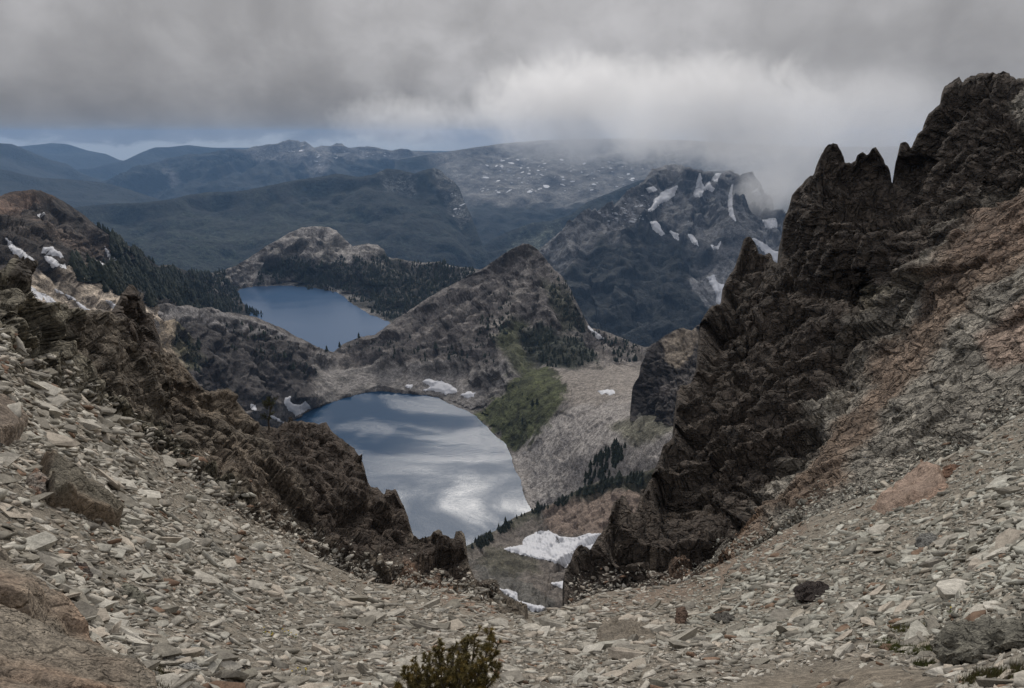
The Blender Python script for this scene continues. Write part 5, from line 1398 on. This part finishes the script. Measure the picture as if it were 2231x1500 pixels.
def dwarf_pine():
    """the low pine at the bottom of the picture"""
    rg = np.random.default_rng(15)
    loc, nor, dist = hit('scree_slope', 985, 1530)
    root = empty('dwarf_pine', loc)
    tag(root, 'low olive green dwarf pine bush at the bottom of the picture', 'shrub')
    m = dist / FPX                                    # metres per photo pixel here
    bx, by = 985, 1535
    o = np.array(loc)
    def at(px, py, back=0.0):
        d = dist * (1 + 0.0) / 1.0
        return rays(px, py) * (dist + back) - o
    stems = [(880, 1462, 0.0), (905, 1440, 0.12), (932, 1428, -0.06), (955, 1412, 0.10), (985, 1408, -0.05), (1012, 1418, 0.14), (1035, 1385, 0.02), (1070, 1376, -0.03), (1086, 1402, 0.10), (1088, 1452, -0.10), (1050, 1440, -0.16), (1000, 1450, -0.2), (950, 1462, -0.18), (905, 1482, -0.14), (1075, 1482, -0.2), (1020, 1398, 0.2), (870, 1492, 0.05), (975, 1440, 0.25)]
    for sx, sy, bk in stems:
        tip = at(sx, sy, bk)
        b0 = at(bx + (sx - bx) * 0.25 + rg.normal(0, 6), 1530, bk * 0.3)
        mid = b0 * 0.5 + tip * 0.5 + np.array([(sx - bx) * m * 0.18, 0, -0.03]) + rg.normal(0, 0.01, 3)
        path = []
        for u in np.linspace(0, 1, 7):
            path.append((1 - u) ** 2 * b0 + 2 * u * (1 - u) * mid + u * u * tip)
        V, F = [], []
        sweep(V, F, path, np.linspace(0.013, 0.004, 7), 6)
        NV, NF, NC = [], [], []
        olive = np.array((0.135, 0.108, 0.036)) * rg.uniform(0.8, 1.15)
        length = np.linalg.norm(np.array(path[-1]) - path[0])
        for q in range(int(15 + 28 * length)):
            u = rg.uniform(0.22, 1.0); i = min(int(u * 6), 5); f = u * 6 - i
            p = np.array(path[i]) * (1 - f) + np.array(path[i + 1]) * f
            a = rg.uniform(0, 6.28); ln = rg.uniform(0.05, 0.115) * (1.15 - 0.5 * u)
            e = p + np.array([math.cos(a) * ln * 0.75, math.sin(a) * ln * 0.75, ln * rg.uniform(0.5, 1.1)])
            pm = (p + e) / 2 + np.array([math.cos(a), math.sin(a), -0.4]) * ln * 0.12
            sweep(V, F, [p, pm, e], [0.004, 0.0032, 0.0022], 4)
            shade = olive if rg.random() < 0.7 else olive * np.array((1.35, 1.2, 0.9))
            needles_along(NV, NF, NC, [p * 0.45 + e * 0.55, pm * 0.3 + e * 0.7, e, e + (e - pm) * 0.22], rg, 80, 0.036, 0.005, shade, 0.85)
        needles_along(NV, NF, NC, path[-3:], rg, 160, 0.036, 0.0042, olive * 1.1, 0.75)
        br = mesh_obj('branch', np.array(V), F, bark_mat, parent=root)
        mesh_obj('needles', np.array(NV), np.array(NF), leaf_mat, np.array(NC), parent=br)


dwarf_pine()

# ------------------------------------------------------------------ grass, moss and flowers
def grass(poly, n, h, colr, label, seed, colr2=None, layer='scree_slope', width=0.006, lay=0.4, name='grass'):
    rg = np.random.default_rng(seed)
    pl = np.array(poly, float); V, F, C = [], [], []
    X = rg.uniform(pl[:, 0].min() - 6, pl[:, 0].max() + 6, 12 * n); Y = rg.uniform(pl[:, 1].min() - 6, pl[:, 1].max() + 6, 12 * n)
    ok = sd_poly(X, Y, poly) + 9 * fbm(np.stack([X, Y, 0 * X], -1), 22.0, 3, seed) > 0
    spots = list(zip(X[ok], Y[ok]))
    k = 0
    while k < n:
        if not spots: break
        x, y = spots.pop()
        k += 1
        loc, nor, dist = hit(layer, x, y)
        if loc is None: continue
        for _ in range(3):
            p = np.array(loc) + np.r_[rg.normal(0, 0.012, 2), 0.0]
            a = rg.uniform(0, 6.28); hh = h * rg.lognormal(0, 0.3)
            s = np.array([math.sin(a), -math.cos(a), 0]) * width * 0.5
            tip = p + np.array([math.cos(a) * hh * lay, math.sin(a) * hh * lay, hh])
            b = len(V); V += [tuple(p - s), tuple(p + s), tuple(tip)]; F.append((b, b + 1, b + 2))
            c = np.array(colr if (colr2 is None or rg.random() < 0.6) else colr2) * rg.uniform(0.7, 1.3)
            C += [c, c, c]
    o = mesh_obj(name, np.array(V), np.array(F), leaf_mat, np.array(C))
    return tag(o, label, kind='stuff')


grass([(1884, 1400), (1930, 1398), (1990, 1410), (2035, 1405), (2040, 1420), (1990, 1430), (1930, 1418)], 900, 0.045, (0.085, 0.098, 0.022), 'strip of green grass left of the large dark boulder', 31)
grass([(1936, 1362), (1960, 1354), (2005, 1360), (2015, 1372), (1975, 1380), (1940, 1376)], 420, 0.05, (0.14, 0.13, 0.03), 'yellow green tufts above the grass strip on the right', 32, (0.085, 0.09, 0.03))
grass([(1990, 1448), (2030, 1444), (2050, 1454), (2000, 1456)], 160, 0.035, (0.075, 0.085, 0.025), 'small grass patch at the path edge under the dark boulder', 33)
grass([(2095, 1488), (2140, 1470), (2200, 1462), (2260, 1452), (2260, 1480), (2180, 1488), (2110, 1500)], 900, 0.045, (0.10, 0.10, 0.035), 'grass strip in the lower right corner', 34, (0.13, 0.10, 0.05))
grass([(0, 1392), (40, 1388), (68, 1410), (60, 1432), (10, 1430)], 320, 0.05, (0.13, 0.085, 0.035), 'rusty brown grass tuft at the lower left edge', 35, (0.09, 0.08, 0.03))
grass([(300, 1462), (340, 1452), (372, 1470), (368, 1505), (320, 1500)], 420, 0.04, (0.050, 0.042, 0.022), 'dark brown moss cushion at the bottom left', 36, (0.09, 0.085, 0.03), name='moss')
grass([(1290, 1360), (1340, 1335), (1400, 1350), (1440, 1385), (1400, 1400), (1330, 1385)], 340, 0.07, (0.17, 0.145, 0.095), 'dry straw coloured grass on the low earthy mound', 37, (0.11, 0.10, 0.065), width=0.008)
grass([(225, 1135), (262, 1140), (272, 1160), (240, 1158)], 150, 0.05, (0.055, 0.062, 0.03), 'dark green tuft below the tilted slab on the left', 38)
grass([(1790, 1240), (1815, 1238), (1812, 1250), (1792, 1252)], 60, 0.06, (0.06, 0.075, 0.03), 'small green tuft on the right scree above the wedge boulder', 39)

petal_mat = plain_mat('yellow_petals', (0.55, 0.40, 0.03), 0.6, 0.2, 30.0)
stemleaf_mat = plain_mat('flower_leaves', (0.075, 0.09, 0.03), 0.7, 0.3, 20.0)


def flower_clump(px, py, label, n=5, r=0.06):
    rg = np.random.default_rng(int(px + py))
    loc, nor, dist = hit('scree_slope', px, py)
    root = empty('flower_clump', loc); tag(root, label, 'flowers')
    V, F, LV, LF = [], [], [], []
    for k in range(n):
        b = np.r_[rg.normal(0, r * 0.5, 2), -0.01]; t = b + np.r_[rg.normal(0, 0.02, 2), rg.uniform(0.05, 0.10)]
        sweep(LV, LF, [b, (b + t) / 2, t], [0.003, 0.0025, 0.002], 4)
        for q in range(3):
            a = rg.uniform(0, 6.28); d = np.array([math.cos(a), math.sin(a), 0.5]) * 0.045
            s = np.array([-math.sin(a), math.cos(a), 0]) * 0.009; i = len(LV)
            LV += [tuple(b), tuple(b + d * 0.5 + s), tuple(b + d), tuple(b + d * 0.5 - s)]; LF.append((i, i + 1, i + 2, i + 3))
        V, F = [], []; i = 0; pn = 6
        V.append(tuple(t + [0, 0, 0.004]))
        for q in range(2 * pn):
            a = math.pi * q / pn; rr = 0.012 if q % 2 else 0.006
            V.append((t[0] + rr * math.cos(a), t[1] + rr * math.sin(a), t[2] + 0.006 * (q % 2)))
        for q in range(2 * pn): F.append((i, i + 1 + q, i + 1 + (q + 1) % (2 * pn)))
        mesh_obj('blossom', np.array(V), np.array(F), petal_mat, parent=root)
    mesh_obj('leaves', np.array(LV), LF, stemleaf_mat, parent=root)


flower_clump(136, 1470, 'yellow flowers on the bedrock outcrop, left of two')
flower_clump(185, 1488, 'yellow flowers on the bedrock outcrop, right of two')
flower_clump(583, 1390, 'yellow flowers on the scree, left of the upper pair', r=0.12)
flower_clump(631, 1389, 'yellow flowers on the scree, right of the upper pair', r=0.12)
flower_clump(660, 1470, 'yellow flowers at the bottom, left of the dwarf pine', r=0.08)
flower_clump(2080, 1342, 'yellow flowers on top of the large dark boulder side', r=0.08)

# ================================================================== AIR AND CLOUD
def volume_mat(name, density, color, aniso):
    m = bpy.data.materials.new(name); m.use_nodes = True
    T = NT(m.node_tree); T.n.clear()
    out = T.new('ShaderNodeOutputMaterial'); pv = T.new('ShaderNodeVolumePrincipled')
    pv.inputs['Color'].default_value = (*color, 1); pv.inputs['Density'].default_value = density
    pv.inputs['Anisotropy'].default_value = aniso
    T.l.new(pv.outputs[0], out.inputs['Volume'])
    return m, T, pv


def box(name, lo, hi, mat):
    x0, y0, z0 = lo; x1, y1, z1 = hi
    V = np.array([(x0, y0, z0), (x1, y0, z0), (x1, y1, z0), (x0, y1, z0), (x0, y0, z1), (x1, y0, z1), (x1, y1, z1), (x0, y1, z1)])
    return mesh_obj(name, V, np.array([(0, 3, 2, 1), (4, 5, 6, 7), (0, 1, 5, 4), (1, 2, 6, 5), (2, 3, 7, 6), (3, 0, 4, 7)]), mat)


hm, _, _ = volume_mat('haze_air', 4.2e-5, (0.34, 0.59, 0.98), 0.1)
hz = box('haze', (-30500, -3050, -1152), (30500, 17600, 110), hm)
tag(hz, 'blue haze filling the valleys', kind='stuff')


def cloud(px, py, dist, half, label, dens, seed, thr):
    m, T, pv = volume_mat('cloud_vapour', 0.0, (0.985, 0.985, 0.99), 0.62)
    tc = T.new('ShaderNodeTexCoord').outputs['Object']
    ln = T.new('ShaderNodeVectorMath', operation='LENGTH'); T.l.new(tc, ln.inputs[0])
    fall = T.mapr(ln.outputs['Value'], 1.0, 0.25)
    sx = half[0] / half[2]
    n = T.noise(T.vscale(tc, (sx, half[1] / half[2], 1.0), (seed, seed * 1.3, 0)), 2.1, 7.0, 0.65, 0.9)
    d = T.math('SUBTRACT', T.math('MULTIPLY_ADD', n, 1.9, T.math('MULTIPLY', fall, 0.75)), thr + 0.1)
    d = T.math('MULTIPLY', T.math('MAXIMUM', d, 0.0), T.mapr(ln.outputs['Value'], 1.0, 0.7))
    T.put(pv.inputs['Density'], T.math('MULTIPLY', d, dens))
    bm = bmesh.new(); bmesh.ops.create_icosphere(bm, subdivisions=4, radius=1.0)
    me = bpy.data.meshes.new('cloud'); bm.to_mesh(me); bm.free(); me.materials.append(m)
    o = bpy.data.objects.new('cloud', me); COL.objects.link(o)
    o.location = Vector(rays(px, py) * dist); o.scale = half
    return tag(o, label, kind='stuff')


cloud(1570, 250, 3120, (700, 320, 330), 'bright cloud wrapped round the summit of the rugged mountain', 0.010, 3.0, 1.0)
cloud(1270, 240, 6300, (1350, 700, 620), 'white cloud sitting on the high plateau', 0.0045, 8.0, 0.94)
cloud(1860, 330, 4000, (900, 300, 480), 'white mist behind the mountain, against the edge of the right cliff', 0.004, 5.0, 0.62)
cloud(1668, 420, 3150, (200, 130, 190), 'torn wisp of cloud on the right flank of the rugged mountain', 0.014, 6.0, 0.98)
cloud(880, 262, 8600, (1300, 600, 420), 'grey cloud brushing the jagged blue range', 0.0018, 12.0, 1.0)
